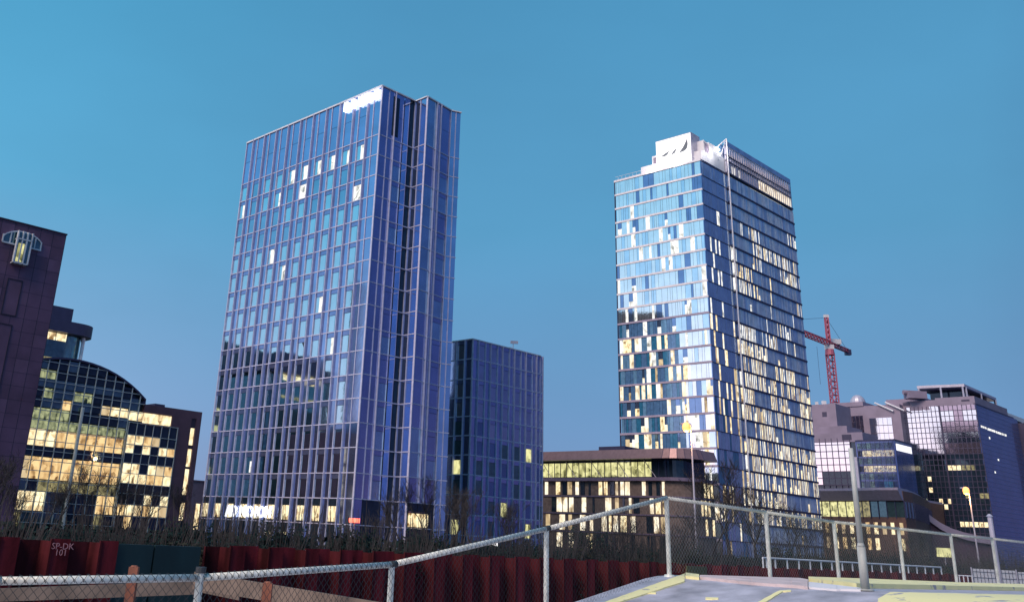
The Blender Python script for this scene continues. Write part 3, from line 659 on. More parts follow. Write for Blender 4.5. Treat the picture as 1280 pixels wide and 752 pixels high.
for (h0, h1, mm, pr) in rows:
    s = -10.9; last_m = None
    while s > -29:
        if h1 > atop(s)-.1 or h1 > atop(s-cw)-.1:
            hh1 = min(atop(s), atop(s-cw))-.25
            if hh1 < h0+.2: s -= cw; continue
        else: hh1 = h1
        if last_m and rnd.random() < .55: m = last_m
        else: m = (rw() if mm == 'lit_warm' else mm) if rnd.random() < pr else ('glass_dark' if rnd.random() < .5 else 'glass_black')
        wins.append(wbx(AW, s-cw+.03, s-.03, h0, hh1, -.5, -.04 if not m.startswith('lit') else -.35, m, jit=.006)); last_m = m; s -= cw
for k in range(15):
    s = -10.9-cw*k; mu.wbox(AW, s-.05, s+.05, GZ, atop(s)-.1, -.1, .08, 'mull_pale')
for k in range(18):
    h = -.75+1.17*k
    if h > 18.3: break
    ext = CS+math.sqrt(max(0, RR*RR-(h-AT+RR)**2)) if h > AT-RR else -9
    mu.wbox(AW, -29.5, min(-10.8 if h < 12.2 else -8.9, ext), h-.04, h+.04, -.1, .07, 'mull_pale')
for s in (-9.6,): mu.wbox(AW, s-.05, s+.05, 12.2, atop(s)-.1, -.1, .08, 'mull_pale')
wins.append(wbx(AW, -10.8, -9.65, 12.3, 13.4, -.5, -.1, 'lit_warm')); wins.append(wbx(AW, -9.55, -8.85, 12.3, 13.4, -.5, -.1, 'lit_warm'))
wins.append(wbx(AW, -10.8, -9.65, 13.5, 15.0, -.5, -.1, 'glass_dark'))
for k in range(4): wins.append(wbx(AW, -8.6+k*1.02, -7.65+k*1.02, 12.15, 13.4, -.5, -.1, 'lit_warm'))
rws = [(-1, .5, .1), (.6, 1.9, .95), (2.0, 3.2, .15), (3.3, 4.4, 0), (4.5, 5.7, .95), (5.7, 6.9, .9), (7.0, 8.1, 0), (8.2, 9.2, .5), (9.3, 10.4, .6), (10.5, 11.9, .0)]
for (h0, h1, pr) in rws:
    for k in range(6):
        s = -10.7+1.2*k; m = rw() if rnd.random() < pr else 'glass_black'
        wins.append(wbx(AW, s+.04, s+1.16, h0+.03, h1-.03, -.5, .02, m, jit=.015))
for k in range(7): mu.wbox(AW, -10.74+1.2*k, -10.66+1.2*k, GZ, 12.05, -.2, .14, 'mull_pale')
for h in (.55, 1.95, 3.25, 4.45, 5.7, 6.95, 8.15, 9.25, 10.45, 12.0): mu.wbox(AW, -10.7, -3.5, h-.04, h+.04, -.2, .13, 'mull_pale')
mu.tube(AW.P(-17.4, GZ, .35), AW.P(-17.4, 13.0, .35), .22, .22, 8, 'mull_pale')
mu.build('glazing_frame', ab); windows(ab, wins)

# rounded rooftop storey behind it
KR = at(125, 408, 152); rt = thing('round_cornered_block', Vector((KR.x, KR.y, GZ)), 'dark round-cornered top storey with lit orange ceiling behind the arched glass', 'building')
def rp(r, s0, inset):
    W_ = Wl(KR, V, NR); pts = [W_.P(s0, 0, -inset).xy]
    for j in range(9):
        a_ = math.pi/2*j/8; pts.append(W_.P(-inset-r+r*math.sin(a_), 0, -inset-r+r*math.cos(a_)).xy)
    pts += [W_.P(-inset, 0, -16).xy, W_.P(s0, 0, -16).xy]; return pts
RZ = KR.z
b = MB(); b.prism(rp(3.0, -15, 0), RZ-1.9, RZ-.1, 'dark_band'); b.build('roof_slab', rt)
b = MB(); b.prism([Wl(KR, V, NR).P(*a_).xy for a_ in ((-15, 0, -2), (-3.9, 0, -2), (-3.9, 0, -12), (-15, 0, -12))], RZ-.1, RZ+2.3, 'dark_band'); b.build('plant_room', rt)
b = MB(); b.prism(rp(2.4, -14.6, 1.3), GZ, RZ-1.95, 'glass_dark'); b.build('wall', rt)
RWW = Wl(KR, V, NR)
for k in range(5): wbx(RWW, -4.6-1.75*k-1.6, -4.6-1.75*k, RZ-3.1, RZ-2.0, -1.32, -1.2, 'lit_warm').build('window', rt)['label'] = 'lit ceiling window'
for k in range(5): wbx(RWW, -4.6-1.75*k-1.6, -4.6-1.75*k, RZ-6.3, RZ-5.8, -1.32, -1.2, 'lit_dim').build('window', rt)
b = MB(); b.tube(RWW.P(-1.6, RZ-7, -1.6), RWW.P(-1.6, RZ-1.95, -1.6), .28, .28, 10, 'trim'); b.build('column', rt)

# small lilac block beyond the slab
KS = at(263, 603, 210); sm = thing('low_block', Vector((KS.x, KS.y, GZ)), 'small lilac block between brown slab and hotel tower', 'building')
b = MB(); b.wbox(Wl(KS, V, NR), -9, 0, GZ, KS.z, -8, 0, 'plain_far'); b.build('wall', sm)
b = MB(); b.wbox(Wl(KS, V, NR), -9.2, .2, KS.z, KS.z+.3, -8, .1, 'ledge'); b.build('roof_edge', sm)
b = wbx(Wl(KS, V, NR), -2.8, -1.8, -1, 4, 0, .03, 'lit_warm'); b.build('window', sm)['label'] = 'lit window'

# ------------------------------------------------------------------ LOW BROWN OFFICE
KL = at(833, 560, 178); LZ = KL.z; LW = Wl(KL, U, NL)
lb = thing('low_brown_office', Vector((KL.x, KL.y, GZ)), 'low brown office with overhanging copper roof and rows of narrow lit windows', 'building')
def lpoly(off, r=4.5, ext=36, dep=-9.3):
    pts = [LW.P(ext, 0, off).xy]
    W2 = Wl(KL, V, NR)
    for j in range(7):
        a_ = math.pi/2*j/6
        c_ = LW.P(.5, 0, -r).xy
        pts.append(c_+NL*(math.cos(a_)*(r+off))+NR*(math.sin(a_)*(r+off)))
    pts += [pts[-1]+V*(-dep-r), LW.P(ext, 0, dep).xy]; return pts
b = MB(); b.prism(lpoly(-.2), GZ, 12.0, 'brick'); b.build('wall', lb)
b = MB(); pts = lpoly(0.9); pin = lpoly(.2)
n = len(pts); z0, z1 = LZ-1.75, LZ
for i in range(n-2):
    b.face([(*pts[i], z0), (*pts[i+1], z0), (*pin[i+1], z1), (*pin[i], z1)], 'fascia')
    if 1 <= i: b.tube((*pts[i], z0), (*pin[i], z1), .05, .05, 4, 'dark_band')
b.face([(*p_, z1) for p_ in pin], 'fascia'); b.face([(*p_, z0) for p_ in pts][::-1], 'dark_band'); b.build('roof', lb)
b = MB(); b.prism(lpoly(.5), 11.45, 12.05, 'ledge'); b.prism(lpoly(.0), 8.7-.12, 8.7+.12, 'ledge'); b.prism(lpoly(.0), 5.55-.1, 5.55+.12, 'ledge'); b.prism(lpoly(0), 2.3-.1, 2.3+.12, 'ledge'); b.build('floor_band', lb)
b = MB(); b.prism(lpoly(-1.4, 4), 12.05, 15.3, 'glass_black'); b.build('top_storey', lb)
wins = []; mu = MB()
for k in range(22):
    s = 1.0+1.5*k; wins.append(wbx(LW, s+.05, s+1.45, 12.3, 14.9, -1.38, -1.3, 'glass_black' if k < 2 else 'lit_yellow'))
    mu.wbox(LW, s-.04, s+.04, 12.05, 15.2, -1.3, -1.15, 'dark_band')
for k in range(5): mu.tube(LW.P(3+6*k, 12.1, -1), LW.P(5.5+6*k, 15.2, -1), .07, .07, 4, 'steel')
mu.build('glazing_frame', lb)
for (h0, h1, pr) in ((8.95, 11.3, .62), (5.8, 8.45, .6), (2.55, 5.3, .5), (-.6, 2.0, .18)):
    s = .8
    while s < 34:
        wd = rnd.choice((.5, .75, 1.0, 1.3))
        if rnd.random() < pr: wins.append(wbx(LW, s, s+wd, h0, h1, -.25, -.12, rc()))
        elif rnd.random() < .5: wins.append(wbx(LW, s, s+wd, h0, h1, -.25, -.12, 'glass_black'))
        s += wd+rnd.choice((.25, .45, .6, .9))
W2 = Wl(LW.P(-4.0, 0, 0).xy, V, NR)
for (h0, h1) in ((8.95, 11.3), (5.8, 8.45), (2.55, 5.3)):
    for k in range(4):
        if rnd.random() < .6: wins.append(wbx(W2, 4.6+1.2*k, 5.2+1.2*k, h0, h1, -.3, -.12, 'lit_warm'))
windows(lb, wins)
b = MB(); b.wbox(LW, 11, 17, LZ, LZ+1.0, -9, -3, 'dark_band'); b.build('plant_room', lb)
bl = MB()
for k in range(13):
    p_ = W2.P(1.5+.6*k, 12.05, -.1); bl.tube(p_, p_+Vector((0, 0, 1.1)), .025, .025, 4, 'dark_band')
bl.tube(W2.P(1.5, 13.15, -.1), W2.P(8.9, 13.15, -.1), .04, .04, 4, 'dark_band'); bl.build('balcony_railing', lb)

# ------------------------------------------------------------------ RIGHT-HAND COMPLEX
SC = 1.2
K1 = at(1219, 504.6, 312); C1 = thing('mirror_glass_block', Vector((K1.x, K1.y, GZ)), 'large block with pale mirror glass front, navy side and steel canopy on roof', 'building')
L1 = Wl(K1, U, NL); R1 = Wl(K1, V, NR); Z1 = K1.z
ZP = L1.px(1215, 497)[1]+.6
b = MB(); q = lambda u, v: Vector((K1.x, K1.y))+U*u+V*v
b.prism([q(.2, .2), q(30, .2), q(30, 50), q(.2, 50)], GZ, Z1-.2, 'dark_core'); b.build('wall', C1)
b = MB(); b.prism([q(0, 0), q(12, 0), q(12, 34), q(0, 34)], Z1-.2, ZP, 'concrete_v'); b.prism([q(12, 0), q(28, 0), q(28, 20), q(12, 20)], Z1-1.2, ZP-.6, 'concrete_v')
b.prism([q(16, 3), q(29, 3), q(29, 20), q(16, 20)], ZP-1, ZP+.8, 'concrete_v'); b.wbox(L1, 1.5, 4, ZP-1.6, ZP-1.0, -.1, .03, 'grid'); b.wbox(L1, 20, 22.4, ZP-2, ZP-1, -.1, .03, 'grid'); b.build('parapet', C1)
wins = []; gm = MB()
SX = L1.px(1102.9, 513.7)[0]; SP_ = SX*6/16; NC = 22
colx = [SP_*k/8 for k in range(8)]+[SP_+(SX-SP_)*k/14 for k in range(15)]
ch = 1.72
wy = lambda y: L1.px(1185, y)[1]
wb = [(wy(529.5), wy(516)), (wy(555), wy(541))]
nrow = int((Z1-GZ)/ch)
for r in range(nrow):
    h1 = Z1-ch*r; h0 = h1-ch
    for k in range(NC):
        s0, s1 = colx[k], colx[k+1]; hm = (h0+h1)/2
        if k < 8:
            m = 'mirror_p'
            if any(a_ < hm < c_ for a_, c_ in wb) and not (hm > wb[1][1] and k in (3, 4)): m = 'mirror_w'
            if hm < wy(570): m = 'glass_black'  # black panes stand in for a dark skyline mirrored low in the front
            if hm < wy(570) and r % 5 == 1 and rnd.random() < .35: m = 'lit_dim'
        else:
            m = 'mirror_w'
            if hm < L1.px(1150, 590)[1]: m = 'glass_black' if rnd.random() < .9 else 'lit_warm'  # the same skyline reflection, painted as mostly black panes
        if abs(hm-wy(651)) < ch/2+.01 and 1 <= k < 7: m = 'lit_warm'
        if abs(hm-wy(583)) < ch/2+.01 and k in (5, 6, 7): m = 'lit_warm'
        wins.append(wbx(L1, s0+.06, s1-.06, h0+.05, h1-.05, -.2, 0, m, jit=.003))
    gm.wbox(L1, 0, SX, h0-.1, h0+.1, -.1, .06, 'grid')
for k in range(NC+1): gm.wbox(L1, colx[k]-.1, colx[k]+.1, GZ, Z1, -.1, .07, 'grid')
gm.wbox(L1, SP_-.2, SP_+.25, GZ, Z1, -.1, .3, 'grid')
gm.build('glazing_grid', C1); windows(C1, wins, 'mirror_pane')
b = MB(); b.wbox(R1, 0, 44, GZ, Z1, -.3, 0, 'navy_wall'); b.build('side_wall', C1)
b = MB()
h = GZ+1.5
while h < Z1: b.wbox(R1, .2, 44, h, h+.16, -.05, .05, 'navy_line'); h += 1.45
b.wbox(R1, 0, 40, Z1, Z1+.3, -.5, .1, 'dark_band'); b.build('louvre_line', C1)
for (x0, y0, x1, y1) in ((1226, 532, 1233, 535), (1234, 535.5, 1244, 539), (1245, 540, 1258, 543.5), (1236, 545, 1238, 549), (1243, 588, 1245, 592), (1247, 573, 1249, 576)):
    s0, ha = R1.px(x0, y0); s1, hb = R1.px(x1, y1)
    hc = (ha+hb)/2; wbx(R1, s0, s1, hc-.35, hc+.35, 0, .04, 'lit_white').build('window', C1)['label'] = 'lit window'
for (v0, v1, zt_) in ((38, 50, Z1-1.0),):
    b = MB(); b.prism([q(-2.0, 44), q(8, 44), q(8, 56), q(-2.0, 56)], GZ, Z1-1.2, 'grid'); b.build('stair_tower', C1)
    W5 = Wl(q(-2.0, 44), V, NR)
    for r in range(16): wbx(W5, .6, 11.4, Z1-4-r*2.9, Z1-2.2-r*2.9, 0, .04, 't2_mid').build('window', C1)
# canopy
can = MB(); zc = Z1+9.4
P1_, P2_, P3_ = onz(1205, 479.5, zc), onz(1146, 482, zc), onz(1245, 497, zc); P4_ = P2_+(P3_-P1_)
can.prism([P1_.xy, P2_.xy, P4_.xy, P3_.xy], zc-.9, zc, 'steel', 'steel')
can.prism([P1_.xy+(P3_-P1_).xy*.03, P2_.xy, P4_.xy, P3_.xy], zc-1.3, zc-.92, 'dark_band')
for t in (0.04, .5, .97):
    for (A_, B_) in ((P1_, P2_), (P1_, P3_), (P3_, P4_)):
        p_ = A_.lerp(B_, t); can.tube((p_.x, p_.y, ZP-.5), (p_.x, p_.y, zc-.9), .32, .32, 6, 'steel')
pc = (P1_+P4_)/2
can.prism([P1_.xy.lerp(pc.xy, .25), P2_.xy.lerp(pc.xy, .3), P4_.xy.lerp(pc.xy, .25), P3_.xy.lerp(pc.xy, .25)], ZP, zc-1.5, 'glass_black')
can.build('roof_canopy', C1)
b = MB(); p_ = onz(1144, 493, Z1+4); b.box((p_.x, p_.y, ZP+1.2), (6, 4, 2.4), 'concrete_v'); b.tube((p_.x-4, p_.y, ZP+2), (p_.x+2, p_.y, ZP+2), .8, .8, 8, 'concrete_v'); b.build('rooftop_unit', C1)

# connecting block with concrete top (C0)
K0 = at(1044, 504, 325); c0 = thing('lilac_concrete_block', Vector((K0.x, K0.y, GZ)), 'lilac concrete block with small louvred vents left of mirror block below crane', 'building')
L0 = Wl(K0, U, NL); R0 = Wl(K0, V, NR); Z0 = K0.z
b = MB(); b.wbox(L0, 0, 16, GZ, Z0, -12, 0, 'concrete_v'); b.build('wall', c0)
wbx(L0, 3.2, 4.8, Z0-4.2, Z0-2.6, 0, .05, 'grid').build('vent', c0)
b = MB(); b.wbox(R0, .1, 14, GZ, Z0-1.2, -14, -2.4, 'concrete_v'); b.build('rear_wing', c0)
p_ = at(1045, 500, 326); b = MB(); b.box((p_.x-2.5, p_.y+4, Z0+.7), (1.2, 1.2, 1.4), 'white_wall'); b.box((p_.x-5, p_.y+4, Z0+.5), (.8, .8, 1.0), 'white_wall'); b.build('chimney', c0)
K00 = at(1079, 506, 335); cm = thing('linking_office_wing', Vector((K00.x, K00.y, GZ)), 'mirror glass wing linking lilac concrete block to the large mirror block', 'building')
L00 = Wl(K00, U, NL)
b = MB(); b.wbox(L00, -12, 12, GZ, K00.z-.3, -14, -.1, 'concrete_v'); b.wbox(L00, 0, 12, K00.z-.3, K00.z+1.2, -14, .2, 'concrete_v'); b.build('wall', cm)
for (x, y) in ((1049, 513), (1056, 512.5)): s, h = L00.px(x, y); wbx(L00, s-1, s+1, h-1, h+1, .2, .26, 'grid').build('vent', cm)
wins = []
for r in range(6):
    for k in range(9): wins.append(wbx(L00, .6+1.25*k, 1.75+1.25*k, K00.z-5.5-2.1*r, K00.z-3.5-2.1*r, -.1, .05, 'mirror_w', jit=.01))
for r in range(4):
    for k in range(5): wins.append(wbx(L00, -9+1.5*k, -7.6+1.5*k, K00.z-7-2.6*r, K00.z-4.6-2.6*r, -.1, .25, 'mirror_w', jit=.01))
windows(cm, wins, 'mirror_pane')
b = MB()
for k in range(2): b.tube(L00.P(-4-3.5*k, K00.z+.5, .2), L00.P(-10-3.5*k, K00.z-2.6, .5), .28, .28, 6, 'trim')
b.build('brace', cm)
p_ = at(1072, 500, 340); dm = MB()
for k in range(6):
    a0, a1 = math.pi/2*k/6, math.pi/2*(k+1)/6
    dm.tube((p_.x, p_.y, K00.z+1.2+3.0*math.sin(a0)), (p_.x, p_.y, K00.z+1.2+3.0*math.sin(a1)), 2.6*math.cos(a0), max(.05, 2.6*math.cos(a1)), 14, 'steel', False)
dm.build('dome', cm)

# front block B with podium
KB = at(1118, 549, 300); bb = thing('dark_banded_block', Vector((KB.x, KB.y, GZ)), 'block with pale mirror grid left, dark lit-band front and navy blank side on podium', 'building')
LB_ = Wl(KB, U, NL); RB_ = Wl(KB, V, NR); ZB = KB.z
b = MB(); b.wbox(LB_, .1, 27, GZ, ZB-.2, -18, -.25, 'glass_black'); b.wbox(LB_, 9.5, 27, ZB-.3, ZB+2.6, -12, .05, 'concrete_v'); b.wbox(LB_, 15, 27, ZB+2.5, ZB+5, -14, -2, 'concrete_v')
b.wbox(LB_, 13, 16, ZB+.3, ZB+2.0, 0, .1, 'grid'); b.build('wall', bb)
wins = []; gm = MB()
sL = LB_.px(1063, 560)[0]; zb = LB_.px(1040, 606)[1]; zd = LB_.px(1045, 589)[1]
for r in range(10):
    h1 = ZB+1-2.05*r; h0 = h1-2.05
    if h0 < zb-1: break
    for k in range(7):
        s = sL+1.95*k; wins.append(wbx(LB_, s+.05, s+1.9, h0+.05, h1-.05, -.2, 0, 'glass_black' if (h1 < zd+.8 and k < 5) else 'mirror_w', jit=.006))  # black lower panes paint in the skyline reflected by the grid
    gm.wbox(LB_, sL, sL+13.7, h0-.12, h0+.12, -.1, .06, 'grid')
for k in range(8): gm.wbox(LB_, sL+1.95*k-.12, sL+1.95*k+.12, zb-1, ZB+1, -.1, .07, 'grid')
for r in range(9):
    h1 = ZB-.6-2.3*r; h0 = h1-2.3
    for k in range(8):
        s = .5+1.38*k; m = 'glass_dark'
        if r in (1, 3): m = 'lit_warm' if k < 7 else 'glass_black'
        if r == 7 and 2 <= k < 5: m = 'lit_warm'
        if r == 5 and k in (1, 2): m = 'lit_teal'
        wins.append(wbx(LB_, s+.04, s+1.34, h0+.3, h1-.2, -.2, 0, m))
    gm.wbox(LB_, .3, 11.6, h0-.04, h0+.04, -.1, .08, 'grid')
for k in range(9): gm.wbox(LB_, .5+1.38*k-.03, .5+1.38*k+.03, zb-1, ZB-.5, -.1, .08, 'grid')
gm.wbox(LB_, 11.7, 13.2, zb-1, ZB-5, -.1, .8, 'steel')
gm.build('glazing_grid', bb); windows(bb, wins, 'window')
sR = RB_.px(1140, 556)[0]
b = MB(); b.wbox(RB_, 0, sR, GZ, ZB, -12, 0, 'navy_wall'); b.wbox(LB_, -.1, 12, ZB-.3, ZB+.15, -18, .15, 'dark_band'); b.build('side_wall', bb)
b = MB(); hs, = (ZB-3.6,); b.wbox(RB_, .8, sR-1.2, ZB-3.1, ZB-1.1, 0, .12, 'sign'); b.build('lightbox_sign', bb)
b = MB(); b.wbox(RB_, sR+.1, sR+9, GZ, ZB-2.0, -14, -.4, 'glass_dark')
for r in range(12): b.wbox(RB_, sR+.1, sR+9, ZB-4-2.3*r, ZB-3.85-2.3*r, -.4, -.3, 'grid')
for k in range(7): b.wbox(RB_, sR+.3+1.4*k, sR+.4+1.4*k, GZ, ZB-2, -.4, -.3, 'grid')
b.build('rear_bay', bb)

# podium with swept canopy
ZQ = 18.2; cpts = [onz(x, y, ZQ).xy for x, y in ((1010, 611), (1060, 610.5), (1100, 609.5), (1122, 609.5), (1134, 612), (1146, 617), (1158, 625))]
pd = thing('podium_building', Vector((cpts[3].x, cpts[3].y, GZ)), 'curved low podium with lilac canopy and yellow-green lit glass under it', 'building')
back = [p_+Vector((V.x*12, V.y*12)) for p_ in cpts]
b = MB(); b.prism(cpts+[cpts[-1]+V*14, cpts[0]+V*30], ZQ-.5, ZQ+.15, 'band_low')
inn = [p_+V*2.5 for p_ in cpts]
for i in range(len(cpts)-1): b.face([(*cpts[i], ZQ-.5), (*cpts[i+1], ZQ-.5), (*inn[i+1], ZQ-3.0), (*inn[i], ZQ-3.0)], 'band_low')
b.build('canopy', pd)
b = MB(); b.prism([p_+V*3.2 for p_ in cpts]+[cpts[-1]+V*14, cpts[0]+V*30], GZ, ZQ-.5, 'podium_brown'); b.build('wall', pd)
pin = [p_+V*3.2 for p_ in cpts]
wins = []; ribs = MB()
for i in range(len(pin)-1):
    p_, q_ = pin[i], pin[i+1]; d = q_-p_; L = d.length; w = Wl(p_, d, (d.y, -d.x)); nn = max(1, round(L/2.6))
    for k in range(nn):
        s0, s1 = L*k/nn, L*(k+1)/nn
        mid_ = w.P((s0+s1)/2, ZQ-4, 0); pxm = proj(mid_)[0]
        wins.append(wbx(w, s0+.1, s1-.1, ZQ-7.2, ZQ-3.2, -.1, .05, 'lit_yellow' if pxm < 1068 else ('lit_dim' if pxm < 1090 else 'glass_dark')))
        ribs.wbox(w, s0-.08, s0+.08, ZQ-7.6, ZQ-3, -.1, .25, 'dark_band')
        for (ha, hb, pr) in ((ZQ-11.6, ZQ-8.6, .95), (ZQ-15.6, ZQ-12.6, .6)):
            if pxm < 1125 and rnd.random() < pr: wins.append(wbx(w, s0+.5, s1-.9, ha, hb, -.1, .05, rw()))
windows(pd, wins); ribs.build('glazing_rib', pd)
# descending curved canopy
cps = [at(x, y, 300) for x, y in ((1158, 640), (1166, 646), (1176, 653), (1190, 660), (1206, 665), (1222, 668.5), (1240, 671))]
sw = thing('curved_ramp_roof', Vector((cps[2].x, cps[2].y, GZ)), 'lilac stepped curved ramp roof sweeping down below the mirror block', 'ramp')
b = MB()
for i, (p_, q_) in enumerate(zip(cps, cps[1:])):
    b.hexa([p_+Vector((0, 0, -2.0)), q_+Vector((0, 0, -2.0)), q_+Vector((0, 10, -2.0)), p_+Vector((0, 10, -2.0)), p_, q_, q_+Vector((0, 10, 0)), p_+Vector((0, 10, 0))], 'concrete_v')
b.build('ramp_edge', sw)
b = MB()
for i, (p_, q_) in enumerate(zip(cps, cps[1:])):
    b.hexa([Vector((p_.x, p_.y+1, GZ)), Vector((q_.x, q_.y+1, GZ)), Vector((q_.x, q_.y+9, GZ)), Vector((p_.x, p_.y+9, GZ)), p_+Vector((0, 1, -2.02)), q_+Vector((0, 1, -2.02)), q_+Vector((0, 9, -2.02)), p_+Vector((0, 9, -2.02))], 'brown_slab')
b.build('wall', sw)

# far right buildings
KF = at(1258, 519, 420); fr_ = thing('white_far_block', Vector((KF.x, KF.y, GZ)), 'pale white-topped block at far right edge behind navy side wall', 'building')
LF = Wl(KF, V, NR)
b = MB(); b.wbox(LF, -2, 60, GZ, KF.z+1.5, -20, 0, 'white_wall'); b.build('wall', fr_)
for r in range(9): wbx(LF, -1, 58, KF.z-9-3.4*r, KF.z-7-3.4*r, 0, .05, 'glass_dark').build('window_strip', fr_)
KH = at(1272, 562, 400); fh = thing('dark_office_edge', Vector((KH.x, KH.y, GZ)), 'dark glass office cut by right edge with a lit corner window', 'building')
LH = Wl(KH, V, NR)
b = MB(); b.wbox(LH, -1, 30, GZ, KH.z, -3, 0, 'navy_wall'); b.build('wall', fh)
for r in range(8):
    wbx(LH, -.6, 12, KH.z-2-3.3*r-1.6, KH.z-2-3.3*r, 0, .05, 'lit_warm' if r == 1 else 't2_dark').build('window_strip', fh)
b = MB(); s, h = LH.px(1276, 701); b.wbox(LH, s-1, s+2.5, h-.35, h+.35, .1, .3, 'red_lamp'); b.build('red_sign', fh)

# unseen west-side blocks whose dark outlines show in the towers' glass
def blk(pts, h, label, lits):
    c_ = sum(pts, Vector((0, 0)))/len(pts)
    t = thing('reflected_block', Vector((c_.x, c_.y, GZ)), label, 'building'); b = MB(); b.prism(pts, GZ, h, 'glass_black'); b.build('wall', t)
    for i in range(len(pts)):
        p_, q_ = pts[i], pts[(i+1) % len(pts)]; d = q_-p_; n_ = Vector((d.y, -d.x)).normalized()
        if (sum(pts, Vector((0, 0)))/len(pts)-p_).dot(n_) > 0: n_ = -n_
        w = Wl(p_, d, n_)
        for hh in lits:
            b = MB(); s = 2
            while s < d.length-3:
                if rnd.random() < .55: b.wbox(w, s, s+rnd.uniform(1, 3), hh, hh+1.6, 0, .06, 'lit_yellow')
                s += 3.5
            if b.v: b.build('window_row', t)
def mirror(P2, wall):
    r = P2-wall.p; return P2-wall.n*(2*r.dot(wall.n))
va, vb = onz(270, 422, 45).xy, onz(417, 466, 45).xy
ma, mb_ = mirror(va, HLW), mirror(vb, HLW)
dd = (mb_-ma).normalized(); nn_ = Vector((-dd.y, dd.x))
if nn_.dot(Vector((-1, 0))) < 0: nn_ = -nn_
blk([ma, mb_, mb_+nn_*16, ma+nn_*16], 45, 'dark office slab seen only as a reflection low in the hotel tower glass', (22, 26, 12))
va, vb = onz(441, 352, 60).xy, onz(452, 352, 60).xy
ma, mb_ = mirror(va, HLW), mirror(vb, HLW)
dd = (mb_-ma); nn_ = Vector((-dd.y, dd.x)).normalized()
if nn_.dot(Vector((-1, 0))) < 0: nn_ = -nn_
blk([ma, mb_, mb_+nn_*5, ma+nn_*5], 60, 'slim dark tower seen only as a tall reflection near the hotel corner', ())
blk([Vector((-20, 197)), Vector((-34, 197)), Vector((-34, 222)), Vector((-20, 222))], 68, 'dark tower hidden behind the hotel and reflected in the pale office tower', (30,))

# ------------------------------------------------------------------ CRANE
cb = at(1041, 478, 380); cm_ = at(1037.5, 443, 380)
cr_ = thing('tower_crane', Vector((cb.x, cb.y, 0)), 'red lattice tower crane with pale counterweight above the lilac block', 'crane')
X = cb.x; Y = cb.y; zt0 = cm_.z
def lattice(mb, p, q, w, step, m, r=.17, tri=False):
    p = Vector(p); q = Vector(q); d = (q-p); L = d.length; d.normalize(); a_ = d.orthogonal().normalized() if abs(d.z) < .9 else Vector((1, 0, 0)); a_ = Vector((0, 0, 1)).cross(d).normalized() if abs(d.z) < .9 else a_; c_ = d.cross(a_)
    co = [a_*w/2+c_*w/2, -a_*w/2+c_*w/2, -a_*w/2-c_*w/2, a_*w/2-c_*w/2]
    for o_ in co: mb.tube(p+o_, q+o_, r, r, 4, m)
    n_ = int(L/step)
    for k in range(n_):
        A_ = p+d*(L*k/n_); B_ = p+d*(L*(k+1)/n_)
        for j in range(4):
            mb.tube(A_+co[j], B_+co[(j+1) % 4], r*.7, r*.7, 3, m, False); mb.tube(B_+co[j], B_+co[(j+1) % 4], r*.7, r*.7, 3, m, False)
b = MB(); lattice(b, (X, Y, 20), (X, Y, zt0), 2.4, 2.6, 'crane', .26); b.build('mast', cr_)
jd = Vector((-.80, -.60, 0))
b = MB(); ja = Vector((X, Y, zt0+4.6)); lattice(b, ja, ja+jd*38+Vector((0, 0, 2.5)), 1.6, 2.2, 'crane', .22); b.build('jib', cr_)
b = MB(); cj = ja-jd*14+Vector((0, 0, -1.0)); lattice(b, ja, cj, 1.2, 2, 'crane', .2); b.build('counter_jib', cr_)
b = MB(); b.box(cj+Vector((0, 0, -.6)), (2.2, 1.8, 2.2), 'dark_band'); b.box(ja-jd*5+Vector((0, 0, 1.3)), (4.0, 2.2, 2.0), 'crane_w'); b.build('counterweight', cr_)
b = MB(); ap_ = Vector((X, Y, zt0+15)); lattice(b, (X, Y, zt0+4.6), ap_, 1.1, 2, 'crane', .24); b.box(ap_+Vector((0, 0, .6)), (1.8, 1.2, 1.2), 'crane_w'); b.build('cathead', cr_)
b = MB(); b.box((X, Y, zt0+3.0), (3.0, 2.4, 1.8), 'crane_w'); b.tube((X, Y, zt0-.2), (X, Y, zt0+2.1), 1.9, 1.6, 10, 'crane'); b.build('cab', cr_)
b = MB(); b.tube(ap_, ja+jd*36+Vector((0, 0, 3)), .07, .07, 4, 'dark_band'); b.tube(ap_, cj, .07, .07, 4, 'dark_band'); b.tube((X-5, Y, zt0+3), (X-5, Y, zt0-12), .06, .06, 4, 'dark_band'); b.build('cable', cr_)

# ------------------------------------------------------------------ SHEET PILE WALL
b = MB(); per = 1.5; s = -6.0; prof_p = []
while s < 75:
    prof_p += [(s, 0), (s+.58, 0), (s+.75, -.42), (s+1.33, -.42)]; s += per
def skipz(s): return 3.15 < s < 6.55
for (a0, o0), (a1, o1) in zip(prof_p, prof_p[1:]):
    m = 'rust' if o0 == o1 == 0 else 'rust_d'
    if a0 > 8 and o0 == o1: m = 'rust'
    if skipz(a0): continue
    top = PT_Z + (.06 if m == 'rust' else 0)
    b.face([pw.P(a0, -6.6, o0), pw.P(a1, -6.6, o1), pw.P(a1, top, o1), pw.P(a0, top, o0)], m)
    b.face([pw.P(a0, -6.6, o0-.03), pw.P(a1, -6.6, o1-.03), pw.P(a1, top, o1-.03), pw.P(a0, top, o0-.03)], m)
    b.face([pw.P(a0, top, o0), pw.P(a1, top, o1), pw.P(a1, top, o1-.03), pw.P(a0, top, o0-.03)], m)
    if o0 == o1 == 0: b.wbox(pw, a0-.03, a0+.03, -6.6, top, -.02, .05, 'rust_d')
pl = thing('sheet_pile_wall', pw.P(0, -6.5, 0), 'long rusty red corrugated sheet pile wall along the pit', 'retaining wall')
b.build('pile_sheet', pl, keep=True)
bk = MB(); bk.wbox(pw, -6, 75, -6.6, PT_Z-1.2, -.55, -.46, 'rust_d'); bk.build('backing', pl)
